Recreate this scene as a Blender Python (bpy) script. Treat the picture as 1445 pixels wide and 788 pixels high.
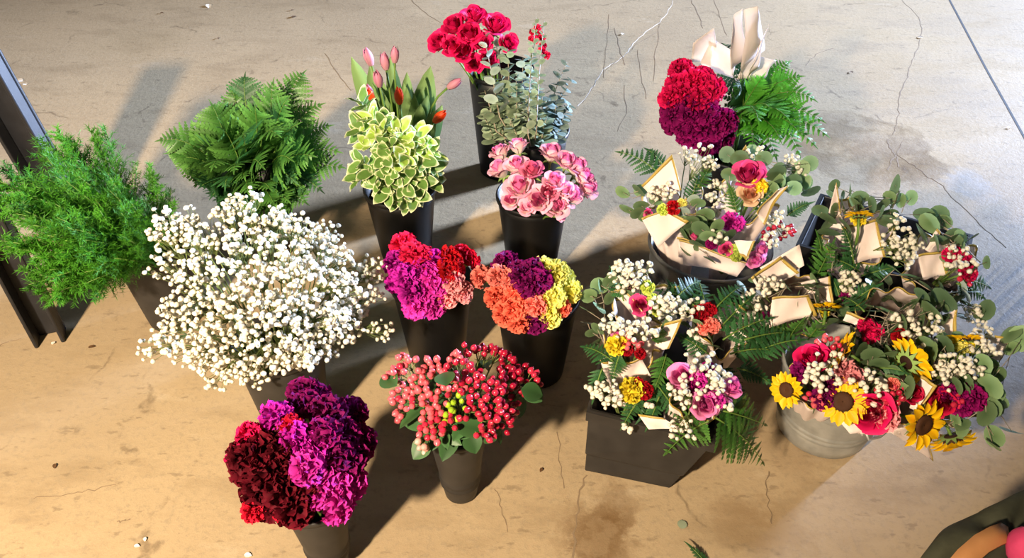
import bpy, math, random
from mathutils import Vector, Matrix
random.seed(7)
for o in list(bpy.data.objects): bpy.data.objects.remove(o)
scene = bpy.context.scene
COL = scene.collection
R = math.radians
# ------------------------------------------------------------------ camera
PITCH, FPX, CAMH = 40.0, 1120.0, 1.5
cam = bpy.data.objects.new('camera', bpy.data.cameras.new('camera')); COL.objects.link(cam)
cam.location = (0, 0, CAMH); cam.rotation_euler = (R(90 - PITCH), 0, 0)
cam.data.sensor_width = 36; cam.data.lens = FPX / 1445 * 36; cam.data.clip_start = .02
scene.camera = cam
# ------------------------------------------------------------------ light
w = bpy.data.worlds.new('world'); scene.world = w; w.use_nodes = True
w.node_tree.nodes['Background'].inputs[0].default_value = (.80, .88, 1.0, 1)
w.node_tree.nodes['Background'].inputs[1].default_value = .06
def area(name, loc, target, sx, sy, power, col, spread=math.pi):
    l = bpy.data.lights.new(name, 'AREA'); l.shape = 'RECTANGLE'; l.size = sx; l.size_y = sy
    l.energy = power; l.color = col
    o = bpy.data.objects.new(name, l); COL.objects.link(o); o.location = loc
    o.rotation_euler = (Vector(target) - Vector(loc)).to_track_quat('-Z', 'Y').to_euler()
    l.spread = spread
    return o
area('work_lamp_light', (-1.3, -.9, 2.05), (-.7, 2.7, 0), .16, .16, 122, (1, .80, .57), R(125))       # warm lamp behind the viewer
area('bay_door_daylight', (11, 7.95, 2.9), (0, 2.0, .1), 1.6, 1.8, 11000, (.52, .665, 1))            # open door, cool daylight
vs = scene.view_settings
vs.view_transform = 'Standard'; vs.look = 'None'; vs.gamma = 1; vs.use_curve_mapping = False
vs.exposure = 0.1
# ------------------------------------------------------------------ pixel -> place
_a = R(PITCH)
ORG = Vector((0, 0, CAMH))
def ray(px, py):
    x = (px - 722.5) / FPX; y = -(py - 394) / FPX
    return Vector((x, math.cos(_a) + y * math.sin(_a), -math.sin(_a) + y * math.cos(_a)))
def P(px, py, z=0.0):
    d = ray(px, py); return ORG + d * ((z - CAMH) / d.z)
class Dome:
    """ellipsoid of flower heads above a container"""
    def __init__(s, px, py, zc, rx, ry, rz):
        s.c = P(px, py, zc); s.r = Vector((rx, ry, rz))
    def hit(s, px, py, k=1.0):
        d = ray(px, py); r = s.r * k
        D = Vector((d.x / r.x, d.y / r.y, d.z / r.z)); o = ORG - s.c
        O = Vector((o.x / r.x, o.y / r.y, o.z / r.z))
        A = D.dot(D); B = D.dot(O); C = O.dot(O) - 1; q = B * B - A * C
        t = (-B - math.sqrt(q)) / A if q > 0 else -B / A
        p = ORG + d * t; n = p - s.c
        n = Vector((n.x / r.x ** 2, n.y / r.y ** 2, n.z / r.z ** 2)).normalized()
        return p, n
# ------------------------------------------------------------------ materials
def lin(c):
    if isinstance(c, str):
        c = [int(c[i:i + 2], 16) / 255 for i in (0, 2, 4)]
    return tuple(((v + .055) / 1.055) ** 2.4 if v > .04045 else v / 12.92 for v in c) + (1,)
MATS = {}
def mat(name, col, col2=None, rough=.6, var=.12, transl=0.0, metal=0.0, noise=0, nstr=.3, bump=0, spec=.35, attr=None, pos=(0, 1)):
    """colour, optional second colour along the mesh attribute g, random value per object"""
    if name in MATS: return MATS[name]
    m = bpy.data.materials.new(name); m.use_nodes = True; MATS[name] = m
    nt = m.node_tree; N = nt.nodes; L = nt.links
    b = N['Principled BSDF']; out = N['Material Output']
    b.inputs['Roughness'].default_value = rough; b.inputs['Metallic'].default_value = metal
    b.inputs['Specular IOR Level'].default_value = spec
    mix = N.new('ShaderNodeMix'); mix.data_type = 'RGBA'
    mix.inputs[6].default_value = lin(col); mix.inputs[7].default_value = lin(col2 or col)
    if col2:
        at = N.new('ShaderNodeAttribute'); at.attribute_name = 'g'
        mr = N.new('ShaderNodeMapRange'); mr.inputs[1].default_value = pos[0]; mr.inputs[2].default_value = pos[1]
        L.new(at.outputs['Fac'], mr.inputs[0]); L.new(mr.outputs[0], mix.inputs[0])
    else: mix.inputs[0].default_value = 0
    hsv = N.new('ShaderNodeHueSaturation'); L.new(mix.outputs[2], hsv.inputs['Color'])
    oi = N.new('ShaderNodeObjectInfo')
    mr2 = N.new('ShaderNodeMapRange'); mr2.inputs[3].default_value = 1 - var; mr2.inputs[4].default_value = 1 + var
    L.new(oi.outputs['Random'], mr2.inputs[0])
    val = mr2.outputs[0]
    if noise or bump:
        tc = N.new('ShaderNodeTexCoord'); nz = N.new('ShaderNodeTexNoise')
        nz.inputs['Scale'].default_value = noise or 40; nz.inputs['Detail'].default_value = 4
        L.new(tc.outputs['Object'], nz.inputs['Vector'])
        mr3 = N.new('ShaderNodeMapRange'); mr3.inputs[1].default_value = .3; mr3.inputs[2].default_value = .7
        mr3.inputs[3].default_value = 1 - nstr; mr3.inputs[4].default_value = 1 + nstr
        L.new(nz.outputs['Fac'], mr3.inputs[0])
        mu = N.new('ShaderNodeMath'); mu.operation = 'MULTIPLY'
        L.new(val, mu.inputs[0]); L.new(mr3.outputs[0], mu.inputs[1]); val = mu.outputs[0]
        if bump:
            bp = N.new('ShaderNodeBump'); bp.inputs['Strength'].default_value = bump; bp.inputs['Distance'].default_value = .003
            L.new(nz.outputs['Fac'], bp.inputs['Height']); L.new(bp.outputs[0], b.inputs['Normal'])
    L.new(val, hsv.inputs['Value'])
    L.new(hsv.outputs[0], b.inputs['Base Color'])
    if transl:
        tr = N.new('ShaderNodeBsdfTranslucent'); L.new(hsv.outputs[0], tr.inputs['Color'])
        ms = N.new('ShaderNodeMixShader'); ms.inputs[0].default_value = transl
        L.new(b.outputs[0], ms.inputs[1]); L.new(tr.outputs[0], ms.inputs[2]); L.new(ms.outputs[0], out.inputs['Surface'])
    return m
GREEN = mat('stem_green', '5f7d34', rough=.55)
CALYX = mat('calyx_green', '8fae62', rough=.55)
# ------------------------------------------------------------------ mesh builder
class MB:
    def __init__(s): s.v = []; s.f = []; s.g = []
    def add(s, vs, fs, gs=None):
        n = len(s.v); s.v += [tuple(p) for p in vs]; s.f += [tuple(i + n for i in f) for f in fs]
        s.g += gs if gs else [0.0] * len(vs)
    def grid(s, fn, nu, nv, close=False):
        n = len(s.v)
        for j in range(nv + 1):
            for i in range(nu if close else nu + 1):
                p = fn(i / nu, j / nv); s.v.append(tuple(p[:3])); s.g.append(p[3] if len(p) > 3 else j / nv)
        W = nu if close else nu + 1
        for j in range(nv):
            for i in range(nu):
                i2 = (i + 1) % W
                s.f.append((n + j * W + i, n + j * W + i2, n + (j + 1) * W + i2, n + (j + 1) * W + i))
    def tube(s, pts, r0, r1=None, sides=5, cap=True):
        r1 = r0 if r1 is None else r1; n = len(s.v); K = len(pts)
        pts = [Vector(p) for p in pts]
        for k, p in enumerate(pts):
            d = (pts[min(k + 1, K - 1)] - pts[max(k - 1, 0)])
            d = d.normalized() if d.length > 1e-9 else Vector((0, 0, 1))
            a = d.orthogonal().normalized() if k == 0 else (a - d * a.dot(d)).normalized()
            b = d.cross(a); r = r0 + (r1 - r0) * k / max(1, K - 1)
            for i in range(sides):
                t = 2 * math.pi * i / sides
                s.v.append(tuple(p + (a * math.cos(t) + b * math.sin(t)) * r)); s.g.append(k / max(1, K - 1))
        for k in range(K - 1):
            for i in range(sides):
                i2 = (i + 1) % sides
                s.f.append((n + k * sides + i, n + k * sides + i2, n + (k + 1) * sides + i2, n + (k + 1) * sides + i))
        if cap:
            s.f.append(tuple(n + i for i in reversed(range(sides)))); s.f.append(tuple(n + (K - 1) * sides + i for i in range(sides)))
    def lathe(s, prof, n=28):
        s.grid(lambda u, v: (prof[round(v * (len(prof) - 1))][0] * math.cos(u * 2 * math.pi), prof[round(v * (len(prof) - 1))][0] * math.sin(u * 2 * math.pi), prof[round(v * (len(prof) - 1))][1]), n, len(prof) - 1, close=True)
    def box(s, a, b):
        x0, y0, z0 = a; x1, y1, z1 = b
        s.add([(x0, y0, z0), (x1, y0, z0), (x1, y1, z0), (x0, y1, z0), (x0, y0, z1), (x1, y0, z1), (x1, y1, z1), (x0, y1, z1)],
              [(0, 3, 2, 1), (4, 5, 6, 7), (0, 1, 5, 4), (1, 2, 6, 5), (2, 3, 7, 6), (3, 0, 4, 7)])
    def ball(s, c, r, nu=8, nv=6, sz=1, jit=0):
        c = Vector(c)
        def fn(u, v):
            t = v * math.pi; k = r * (1 + random.uniform(-jit, jit))
            return (c.x + k * math.sin(t) * math.cos(u * 2 * math.pi), c.y + k * math.sin(t) * math.sin(u * 2 * math.pi), c.z - k * sz * math.cos(t), v)
        s.grid(fn, nu, nv, close=True)
    def mesh(s, name, m, smooth=True):
        me = bpy.data.meshes.new(name); me.from_pydata(s.v, [], s.f)
        at = me.attributes.new('g', 'FLOAT', 'POINT'); at.data.foreach_set('value', s.g)
        if smooth: me.polygons.foreach_set('use_smooth', [True] * len(me.polygons))
        if m: me.materials.append(m)
        me.update(); return me
CACHE = {}
def recolor(me, m):
    k = (me.name, m.name)
    if k not in CACHE:
        c = me.copy(); c.materials.clear(); c.materials.append(m); CACHE[k] = c
    return CACHE[k]
# ------------------------------------------------------------------ things and parts
WM = {}
def thing(name, label, cat, loc, group=None):
    o = bpy.data.objects.new(name, None); COL.objects.link(o); o.location = loc; o.empty_display_size = .02
    o['label'] = label; o['category'] = cat
    if group: o['group'] = group
    WM[o] = Matrix.Translation(Vector(loc)); return o
def part(name, me, parent, M=None):
    o = bpy.data.objects.new(name, me); COL.objects.link(o); o.parent = parent
    M = M or Matrix(); WM[o] = M
    o.matrix_basis = WM[parent].inverted() @ M if parent else M
    return o
def single(name, me, label, cat, M=None, group=None, kind=None):
    o = bpy.data.objects.new(name, me); COL.objects.link(o); o.matrix_basis = M or Matrix(); WM[o] = M or Matrix()
    if kind: o['kind'] = kind
    if label: o['label'] = label
    if cat: o['category'] = cat
    if group: o['group'] = group
    return o
def frame(pos, axis, roll=0.0, s=1.0, sv=None):
    z = Vector(axis).normalized(); x = z.orthogonal().normalized(); y = z.cross(x)
    Mr = Matrix((x, y, z)).transposed().to_4x4() @ Matrix.Rotation(roll, 4, 'Z')
    S = Matrix.Diagonal((*(sv or (s, s, s)), 1))
    return Matrix.Translation(Vector(pos)) @ Mr @ S
def frame_xz(pos, x, z, s=1.0, sv=None):
    x = Vector(x).normalized(); z = Vector(z); z = (z - x * z.dot(x))
    z = z.normalized() if z.length > 1e-5 else x.orthogonal().normalized(); y = z.cross(x)
    return Matrix.Translation(Vector(pos)) @ Matrix((x, y, z)).transposed().to_4x4() @ Matrix.Diagonal((*(sv or (s, s, s)), 1))
def bez(p0, p1, p2, p3, n=7):
    o = []
    for i in range(n + 1):
        t = i / n; u = 1 - t
        o.append(p0 * u ** 3 + p1 * 3 * u * u * t + p2 * 3 * u * t * t + p3 * t ** 3)
    return o
def jit(a): return Vector((random.uniform(-a, a), random.uniform(-a, a), random.uniform(-a, a)))
def place(pieces, spec):
    """pieces = [(name, mesh, world matrix)].  spec either ('thing', name, label, cat, loc, group) or ('part', name, parent)"""
    if spec[0] == 'thing':
        t = thing(*spec[1:])
        for n, me, M in pieces: part(n, me, t, M)
        return t
    n, me, M = pieces[0]
    p = part(spec[1], me, spec[2], M)
    for n, me, M in pieces[1:]: part(n, me, p, M)
    return p
def stem_piece(head, axis, foot, via, r=.0028, m=None):
    mb = MB(); mb.tube(bez(head, head - axis * min(.1, (head - foot).length * .35), via, foot, 7), r, r, 5)
    loc = Matrix.Translation(foot); inv = loc.inverted()
    mb.v = [tuple(inv @ Vector(v)) for v in mb.v]
    return ('stem', mb.mesh('stem', m or GREEN), loc)

# ================================================================== THE PLACE
# ---------------- floor
def floor_material():
    m = bpy.data.materials.new('concrete'); m.use_nodes = True; nt = m.node_tree; N = nt.nodes; L = nt.links
    b = N['Principled BSDF']; b.inputs['Specular IOR Level'].default_value = .3
    geo = N.new('ShaderNodeNewGeometry'); pos = geo.outputs['Position']
    def noise(scale, detail=5, vec=None, rough=.6, dist=0):
        n = N.new('ShaderNodeTexNoise'); n.inputs['Scale'].default_value = scale; n.inputs['Detail'].default_value = detail
        n.inputs['Roughness'].default_value = rough; n.inputs['Distortion'].default_value = dist
        L.new(vec or pos, n.inputs['Vector']); return n.outputs['Fac']
    def rng(s, a, b_, c=0, d=1, smooth=True):
        n = N.new('ShaderNodeMapRange'); n.interpolation_type = 'SMOOTHSTEP' if smooth else 'LINEAR'
        for i, v in enumerate((a, b_, c, d)): n.inputs[i + 1].default_value = v
        L.new(s, n.inputs[0]); return n.outputs[0]
    def math_(op, a, b_):
        n = N.new('ShaderNodeMath'); n.operation = op
        for i, v in enumerate((a, b_)):
            if isinstance(v, (int, float)): n.inputs[i].default_value = v
            else: L.new(v, n.inputs[i])
        return n.outputs[0]
    def mix(f, a, b_):
        n = N.new('ShaderNodeMix'); n.data_type = 'RGBA'
        if isinstance(f, (int, float)): n.inputs[0].default_value = f
        else: L.new(f, n.inputs[0])
        for i, v in ((6, a), (7, b_)):
            if isinstance(v, str): n.inputs[i].default_value = lin(v)
            else: L.new(v, n.inputs[i])
        return n.outputs[2]
    def stretch(sx, sy, rot):
        n = N.new('ShaderNodeMapping'); n.inputs['Scale'].default_value = (sx, sy, 1); n.inputs['Rotation'].default_value = (0, 0, rot)
        L.new(pos, n.inputs['Vector']); return n.outputs[0]
    def blob(px, py, r0, r1, wob=.12):
        """irregular stain round one spot of the slab"""
        c = P(px, py)
        d = N.new('ShaderNodeVectorMath'); d.operation = 'DISTANCE'; L.new(pos, d.inputs[0]); d.inputs[1].default_value = c
        v = math_('ADD', d.outputs['Value'], math_('MULTIPLY', math_('SUBTRACT', big2, .5), wob * 4))
        return rng(v, r0, r1, 1, 0)
    big = noise(.9, 4, rough=.55); big2 = noise(7, 6, rough=.7); mid = noise(3.2, 6, stretch(1, 2.2, .3), .65); fine = noise(60, 5, rough=.75); grit = noise(260, 2)
    col = mix(rng(big, .35, .65), 'aa9576', 'b8a280')
    col = mix(rng(mid, .48, .68, 0, .7), col, '9c8768')
    col = mix(rng(mid, .25, .42, .5, 0), col, 'c8b79c')
    col = mix(rng(fine, .48, .68, 0, .5), col, '96876f')
    col = mix(rng(grit, .6, .8, 0, .25), col, '8a7a64')
    col = mix(rng(noise(16, 4, stretch(1, 2.5, .2), .6), .60, .68, 0, .5), col, '7d6c55')
    # worn brown patch with ragged edge, oily blotches, rusty speckle
    for px, py, a, b_, wob, c, k in ((1215, 208, .24, .28, .08, '86704f', .85), (1295, 232, .10, .13, .07, '86704f', .75), (1370, 262, .07, .12, .09, 'a7a19a', .6),
                                     (842, 752, .03, .11, .10, '6f5230', .85), (870, 735, .0, .07, .12, '6f5230', .8), (845, 780, .0, .06, .12, '6f5230', .8),
                                     (1060, 735, .02, .12, .14, '83653f', .5), (880, 345, .02, .10, .10, '6a5336', .6), (1130, 640, .0, .12, .1, '7d6448', .5),
                                     (1325, 680, .0, .05, .06, '7d6a50', .5), (60, 30, .1, .6, .12, 'b29a78', .35), (200, 60, .05, .3, .12, '94805f', .35)):
        f = blob(px, py, a, b_, wob)
        f = math_('MULTIPLY', f, rng(big2, .38, .56, .25, k))
        col = mix(f, col, c)
    # dark parallel streaks beside the rear black box
    sc = P(1420, 440); A = P(1372, 452); B = P(1445, 382); ang = math.atan2(B.y - A.y, B.x - A.x)
    mp = N.new('ShaderNodeMapping'); mp.vector_type = 'TEXTURE'; mp.inputs['Location'].default_value = sc; mp.inputs['Rotation'].default_value = (0, 0, ang)
    L.new(pos, mp.inputs['Vector'])
    mp2 = N.new('ShaderNodeMapping'); mp2.inputs['Scale'].default_value = (1.2, 34, 1); L.new(mp.outputs[0], mp2.inputs['Vector'])
    st = noise(1.4, 4, mp2.outputs[0], .6)
    d = N.new('ShaderNodeVectorMath'); d.operation = 'DISTANCE'; L.new(mp.outputs[0], d.inputs[0]); d.inputs[1].default_value = (0.08, -.03, 0)
    f = math_('MULTIPLY', rng(d.outputs['Value'], .16, .25, 1, 0), rng(st, .42, .6, 0, .75))
    col = mix(f, col, '5b5852')
    # faint hairline crazing
    vo = N.new('ShaderNodeTexVoronoi'); vo.feature = 'DISTANCE_TO_EDGE'; vo.inputs['Scale'].default_value = 1.3
    wv = N.new('ShaderNodeVectorMath'); wv.operation = 'MULTIPLY_ADD'; nn = N.new('ShaderNodeTexNoise'); nn.inputs['Scale'].default_value = 3; nn.inputs['Detail'].default_value = 6
    L.new(pos, nn.inputs['Vector']); L.new(nn.outputs['Color'], wv.inputs[0]); wv.inputs[1].default_value = (.45, .45, .45); L.new(pos, wv.inputs[2])
    L.new(wv.outputs[0], vo.inputs['Vector'])
    ck = math_('MULTIPLY', rng(vo.outputs['Distance'], .0, .012, 1, 0), rng(big2, .48, .62, 0, .55))
    col = mix(ck, col, '5d4d3a')
    L.new(col, b.inputs['Base Color'])
    L.new(rng(mid, .3, .7, .42, .62), b.inputs['Roughness'])
    bp = N.new('ShaderNodeBump'); bp.inputs['Strength'].default_value = .35; bp.inputs['Distance'].default_value = .004
    L.new(math_('ADD', fine, math_('MULTIPLY', mid, .6)), bp.inputs['Height']); L.new(bp.outputs[0], b.inputs['Normal'])
    return m
mb = MB(); mb.box((-6, -4.5, -.12), (9, 9.5, 0))
floor = single('floor', mb.mesh('floor', floor_material(), smooth=False), 'worn tan concrete slab floor with stains and cracks', None, kind='structure')
JOINT = mat('joint_black', '2c2b2a', rough=.8); CRACK = mat('crack_brown', '85725a', rough=.9, var=.15); CRACKL = mat('crack_pale', 'd5c8b4', rough=.9)
def ribbon(name, pix, wid, m, z=.0006, wob=0.0, sub=1):
    pts = []
    for a, b in zip(pix[:-1], pix[1:]):
        A, B = P(*a), P(*b)
        for k in range(sub): pts.append(A.lerp(B, k / sub) + Vector((random.uniform(-wob, wob), random.uniform(-wob, wob), 0)))
    pts.append(P(*pix[-1])); mb = MB(); vs = []; fs = []
    for k, p in enumerate(pts):
        d = (pts[min(k + 1, len(pts) - 1)] - pts[max(k - 1, 0)]).normalized(); n = Vector((-d.y, d.x, 0)) * wid * .5 * random.uniform(.45, 1.2 if wob else 1)
        if not wob: n = Vector((-d.y, d.x, 0)) * wid * .5
        vs += [p + n + Vector((0, 0, z)), p - n + Vector((0, 0, z)), p + n - Vector((0, 0, .002)), p - n - Vector((0, 0, .002))]
    for k in range(len(pts) - 1):
        a = 4 * k; b = a + 4
        fs += [(a, a + 1, b + 1, b), (a + 2, a, b, b + 2), (a + 1, a + 3, b + 3, b + 1)]
    mb.add(vs, fs); return part(name, mb.mesh(name, m, False), floor)
ribbon('control_joint', [(1320, -36), (1340, 0), (1392, 98), (1445, 193), (1500, 292)], .009, JOINT)
for pix, wd, m in (([(1272, 0), (1298, 25), (1301, 45), (1297, 65), (1287, 85), (1281, 108)], .005, CRACK),
                   ([(1281, 108), (1272, 130), (1268, 145), (1268, 160), (1264, 180), (1260, 190)], .006, CRACK),
                   ([(1252, 197), (1258, 212), (1264, 218), (1256, 232), (1252, 240)], .010, CRACK), ([(1272, 200), (1266, 217)], .006, CRACK), ([(1264, 218), (1268, 236)], .009, CRACK),
                   ([(1264, 218), (1290, 234), (1310, 250), (1330, 262), (1345, 280), (1365, 298), (1392, 325), (1420, 350)], .005, CRACK),
                   ([(950, 0), (944, 14), (930, 32), (912, 45), (892, 62), (884, 76), (868, 88), (850, 98), (838, 120), (826, 140), (815, 150)], .006, CRACKL),
                   ([(932, 30), (929, 45), (917, 52), (898, 62), (884, 77), (866, 90), (849, 104), (836, 124), (822, 146)], .0035, CRACK),
                   ([(868, 40), (874, 70), (882, 92)], .006, CRACK), ([(900, 70), (906, 110), (912, 140)], .004, CRACK), ([(930, 45), (924, 80), (922, 115)], .004, CRACK),
                   ([(880, 120), (884, 160), (872, 185)], .004, CRACK), ([(1008, 0), (1018, 30), (1026, 50)], .005, CRACK), ([(975, 0), (985, 20), (992, 40)], .006, CRACK),
                   ([(458, 75), (478, 105), (496, 128)], .005, CRACK), ([(580, 0), (600, 18), (622, 32)], .006, CRACK),
                   ([(1084, 665), (1080, 690), (1086, 720), (1089, 740)], .005, CRACK), ([(826, 670), (818, 700), (812, 740), (808, 788)], .007, CRACK),
                   ([(700, 690), (708, 720), (716, 752)], .004, CRACK), ([(788, 610), (790, 650), (796, 690)], .0035, CRACK), ([(860, 20), (856, 60), (852, 110)], .004, CRACK),
                   ([(1136, 92), (1152, 76), (1176, 68)], .006, CRACK), ([(0, 488), (12, 482), (30, 478)], .004, CRACK), ([(165, 738), (176, 736), (184, 733)], .004, CRACK),
                   ([(45, 704), (80, 702), (110, 695), (140, 690), (168, 683)], .003, CRACK)):
    ribbon('crack', pix, wd * .62, m, .0005, .004, 4)

WALL = mat('painted_block_wall', 'a9a59c', rough=.85, noise=3, nstr=.08)
def wall(name, *boxes):
    mb = MB()
    for a, b in boxes: mb.box(a, b)
    single(name, mb.mesh(name, WALL, False), 'plain pale warehouse wall', None, kind='structure')
wall('wall_left', ((-5.2, -4, 0), (-5, 9, 4))); wall('wall_back', ((-5, 8.8, 0), (5, 9, 4))); wall('wall_front', ((-5, -4.2, 0), (5, -4, 4)))
wall('wall_right', ((5, -4, 0), (5.2, 4.15, 4)), ((5, 6.3, 0), (5.2, 9, 4)), ((5, 4.15, 2.6), (5.2, 6.3, 4)))
# ---------------- steel posts at the side
STEEL = mat('black_steel', '1d1e22', rough=.42, var=.05, noise=30, nstr=.25, spec=.5)
def channel_post(base, wid, dep, t, h, rot, label, lean=0):
    M = Matrix.Translation(base) @ Matrix.Rotation(rot, 4, 'Z') @ Matrix.Rotation(lean, 4, 'Y')
    o = thing('steel_post', label, 'post', base)
    for nm, a, b in (('web', (-wid / 2, dep / 2 - t, 0), (wid / 2, dep / 2, h)), ('flange', (-wid / 2, -dep / 2, 0), (-wid / 2 + t, dep / 2 - t, h)), ('flange', (wid / 2 - t, -dep / 2, 0), (wid / 2, dep / 2 - t, h))):
        mb = MB(); mb.box(a, b); me = mb.mesh(nm, STEEL, False); p = part(nm, me, o, M)
        bv = p.modifiers.new('bevel', 'BEVEL'); bv.width = .004; bv.segments = 2
    return o
channel_post(P(72, 478), .075, .06, .010, .74, .35, 'black steel channel post whose foot stands bare on the floor')
channel_post(P(112, 330), .125, .05, .012, .60, -.15, 'wide black steel post rising behind the feathery green foliage', lean=-.13)

# ---------------- containers
PLASTIC = mat('black_plastic', '100f0f', rough=.45, var=.1, noise=14, nstr=.22, spec=.45)
DUSTY = mat('dusty_black_plastic', '2e2b28', rough=.55, var=.08, noise=22, nstr=.25, spec=.4)
GALV = mat('galvanised_metal', 'b0b2ae', rough=.42, metal=.45, var=.06, noise=26, nstr=.22, spec=.5)
GALVD = mat('dull_galvanised_metal', '7c7d7c', rough=.45, metal=.7, var=.06, noise=22, nstr=.25, spec=.5)
def bucket(base, rb, rt, h, label, m=PLASTIC, ribs=(), wire=False, name='flower_bucket', group=None, lip=.004):
    o = thing(name, label, 'bucket', base, group); T = Matrix.Translation(base)
    def rad(z): return rb + (rt - rb) * z / h
    prof = [(0.001, .001), (rb - .004, .001), (rb, .005)]
    zs = sorted([h * k / 8 for k in range(1, 8)] + [z for z in ribs] + [z + .006 for z in ribs] + [z - .006 for z in ribs])
    for z in zs: prof.append((rad(z) + (.003 if z in ribs else 0), z))
    prof += [(rt, h), (rt - .003, h), (rad(h * .5) - .004, h * .5), (rb - .004, .012), (.001, .012)]
    mb = MB(); mb.lathe(prof, 36); part('body', mb.mesh('body', m), o, T)
    mb = MB(); mb.lathe([(rt - .002, h - .012), (rt + lip, h - .010), (rt + lip, h), (rt + .001, h + .004), (rt - .003, h), (rt - .002, h - .012)], 36); part('rim', mb.mesh('rim', m), o, T)
    if wire:
        for s in wire:
            a = R(s); ca, sa = math.cos(a), math.sin(a); tx = Vector((-sa, ca, 0)); nrm = Vector((ca, sa, 0))
            z = h * .62; rr = rad(z) + .004
            mb = MB(); mb.tube([nrm * rr + tx * -.035 + Vector((0, 0, z)), nrm * (rr + .014) + tx * -.035 + Vector((0, 0, z - .012)), nrm * (rr + .016) + Vector((0, 0, z - .022)), nrm * (rr + .014) + tx * .035 + Vector((0, 0, z - .012)), nrm * rr + tx * .035 + Vector((0, 0, z))], .003, sides=6)
            hd = part('handle', mb.mesh('handle', m), o, T)
            for q in (-1, 1):
                mb = MB(); c = nrm * rr + tx * .035 * q + Vector((0, 0, z)); mb.box((-.009, -.003, -.008), (.009, .003, .008))
                part('handle_lug', mb.mesh('handle_lug', m, False), o, T @ frame_xz(c, tx, (0, 0, 1)))
    return o
def trough(corners_b, corners_t, h, label, m, name='flower_box'):
    """tapered rectangular box; corners = ground xy of base and of rim"""
    c = sum((Vector(p) for p in corners_b), Vector()) / 4; c.z = 0
    o = thing(name, label, 'box', c); T = Matrix.Translation(c); mb = MB()
    b = [Vector((p.x, p.y, 0)) - c for p in corners_b]; t = [Vector((p.x, p.y, 0)) - c for p in corners_t]
    tc = sum(t, Vector()) / 4; bc = sum(b, Vector()) / 4
    rings = []
    def ring(k, z, off): rings.append([(b[i].lerp(t[i], k) + ((b[i].lerp(t[i], k) - bc.lerp(tc, k)).normalized() * off) + Vector((0, 0, z))) for i in range(4)])
    ring(0, 0.001, 0); ring(.28, h * .28, 0); ring(.30, h * .30, .004); ring(.9, h * .9, .004); ring(1, h, .004); ring(1, h, -.004); ring(.5, h * .5, -.005); ring(.05, .012, -.006)
    n = 0; vs = []; fs = []
    for r in rings: vs += r
    for k in range(len(rings) - 1):
        for i in range(4):
            j = (i + 1) % 4; fs.append((k * 4 + i, k * 4 + j, k * 4 + 4 + j, k * 4 + 4 + i))
    fs.append((3, 2, 1, 0)); q = (len(rings) - 1) * 4; fs.append((q, q + 1, q + 2, q + 3))
    mb.add(vs, fs); body = part('body', mb.mesh('body', m, False), o, T)
    bv = body.modifiers.new('bevel', 'BEVEL'); bv.width = .005; bv.segments = 2
    mb = MB(); vs = []; fs = []
    for off, z in ((.003, h - .03), (.012, h - .028), (.012, h), (-.003, h), ):
        vs += [t[i] + (t[i] - tc).normalized() * off + Vector((0, 0, z)) for i in range(4)]
    for k in range(3):
        for i in range(4):
            j = (i + 1) % 4; fs.append((k * 4 + i, k * 4 + j, k * 4 + 4 + j, k * 4 + 4 + i))
    mb.add(vs, fs); part('rim', mb.mesh('rim', m, False), o, T)
    return o
BK = {}
def bk(key, px, py, rb, rt, h, label, **kw):
    b = P(px, py); BK[key] = (b, rb, rt, h); bucket(b, rb, rt, h, label, **kw)
bk('A', 468, 792, .036, .062, .23, 'small dusty black cone vase of burgundy and magenta carnations', m=DUSTY, ribs=(.05, .07), name='flower_vase')
bk('H', 651, 694, .036, .062, .23, 'small dusty black cone vase holding the red berry stems', m=DUSTY, ribs=(.05, .07), name='flower_vase')
bk('G', 420, 590, .075, .10, .26, 'black bucket under the white baby\'s breath', m=DUSTY)
bk('X', 250, 446, .072, .10, .26, 'dark grey bucket under the feathery green plumes', m=DUSTY)
bk('F', 382, 352, .07, .10, .26, 'black bucket under the leatherleaf fern')
bk('V', 575, 365, .072, .10, .26, 'black bucket of cream and green variegated leaves')
bk('U', 578, 298, .072, .10, .26, 'black bucket of tulips behind the variegated leaves')
bk('D', 708, 240, .075, .105, .38, 'tall black bucket of hot pink roses')
bk('E', 750, 305, .075, .105, .32, 'tall black bucket of blue-green eucalyptus')
bk('K', 750, 376, .072, .10, .26, 'black bucket of pale pink roses')
bk('B', 618, 502, .072, .098, .26, 'black bucket of magenta and scarlet carnations')
bk('C', 755, 522, .072, .10, .26, 'black bucket of coral, plum and yellow carnations')
bk('R', 1018, 312, .072, .10, .26, 'black bucket of crimson carnations and bright fern behind the metal tub')
bk('T', 988, 412, .14, .165, .18, 'wide dull galvanised tub packed with wrapped bouquets', m=GALVD, ribs=(.05, .11), wire=(200, 20), name='metal_tub')
bk('S', 1158, 600, .105, .13, .21, 'galvanised bucket of sunflower bouquets', m=GALV, ribs=(.055, .075, .14, .155), wire=(-62, 118), name='metal_bucket')
# front and rear black boxes
b1 = P(825, 665); b2 = P(945, 690); HB = .19
t1 = P(833, 578, HB); t2 = P(1008, 622, HB)
ux = (b2 - b1).normalized(); uy = Vector((-ux.y, ux.x, 0))
trough([b1, b2, b2 + uy * .28, b1 + uy * .28], [t1, t2, t2 + uy * .38, t1 + uy * .38], HB, 'black plastic box with slanted sides in front of the metal tub', DUSTY)
q1 = P(1162, 276, .24); q2 = P(1368, 332, .24); q1.z = q2.z = 0; vx = (q2 - q1).normalized(); vy = Vector((vx.y, -vx.x, 0))
BOX2 = (q1, vx, vy, (q2 - q1).length)
q4 = q1 + vy * .26; q3 = q2 + vy * .26
trough([q4 + vx * .05 - vy * .03, q3 - vx * .05 - vy * .03, q2 - vx * .05 + vy * .03, q1 + vx * .05 + vy * .03], [q4, q3, q2, q1], .24, 'long black plastic box of eucalyptus bouquets', PLASTIC)

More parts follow.
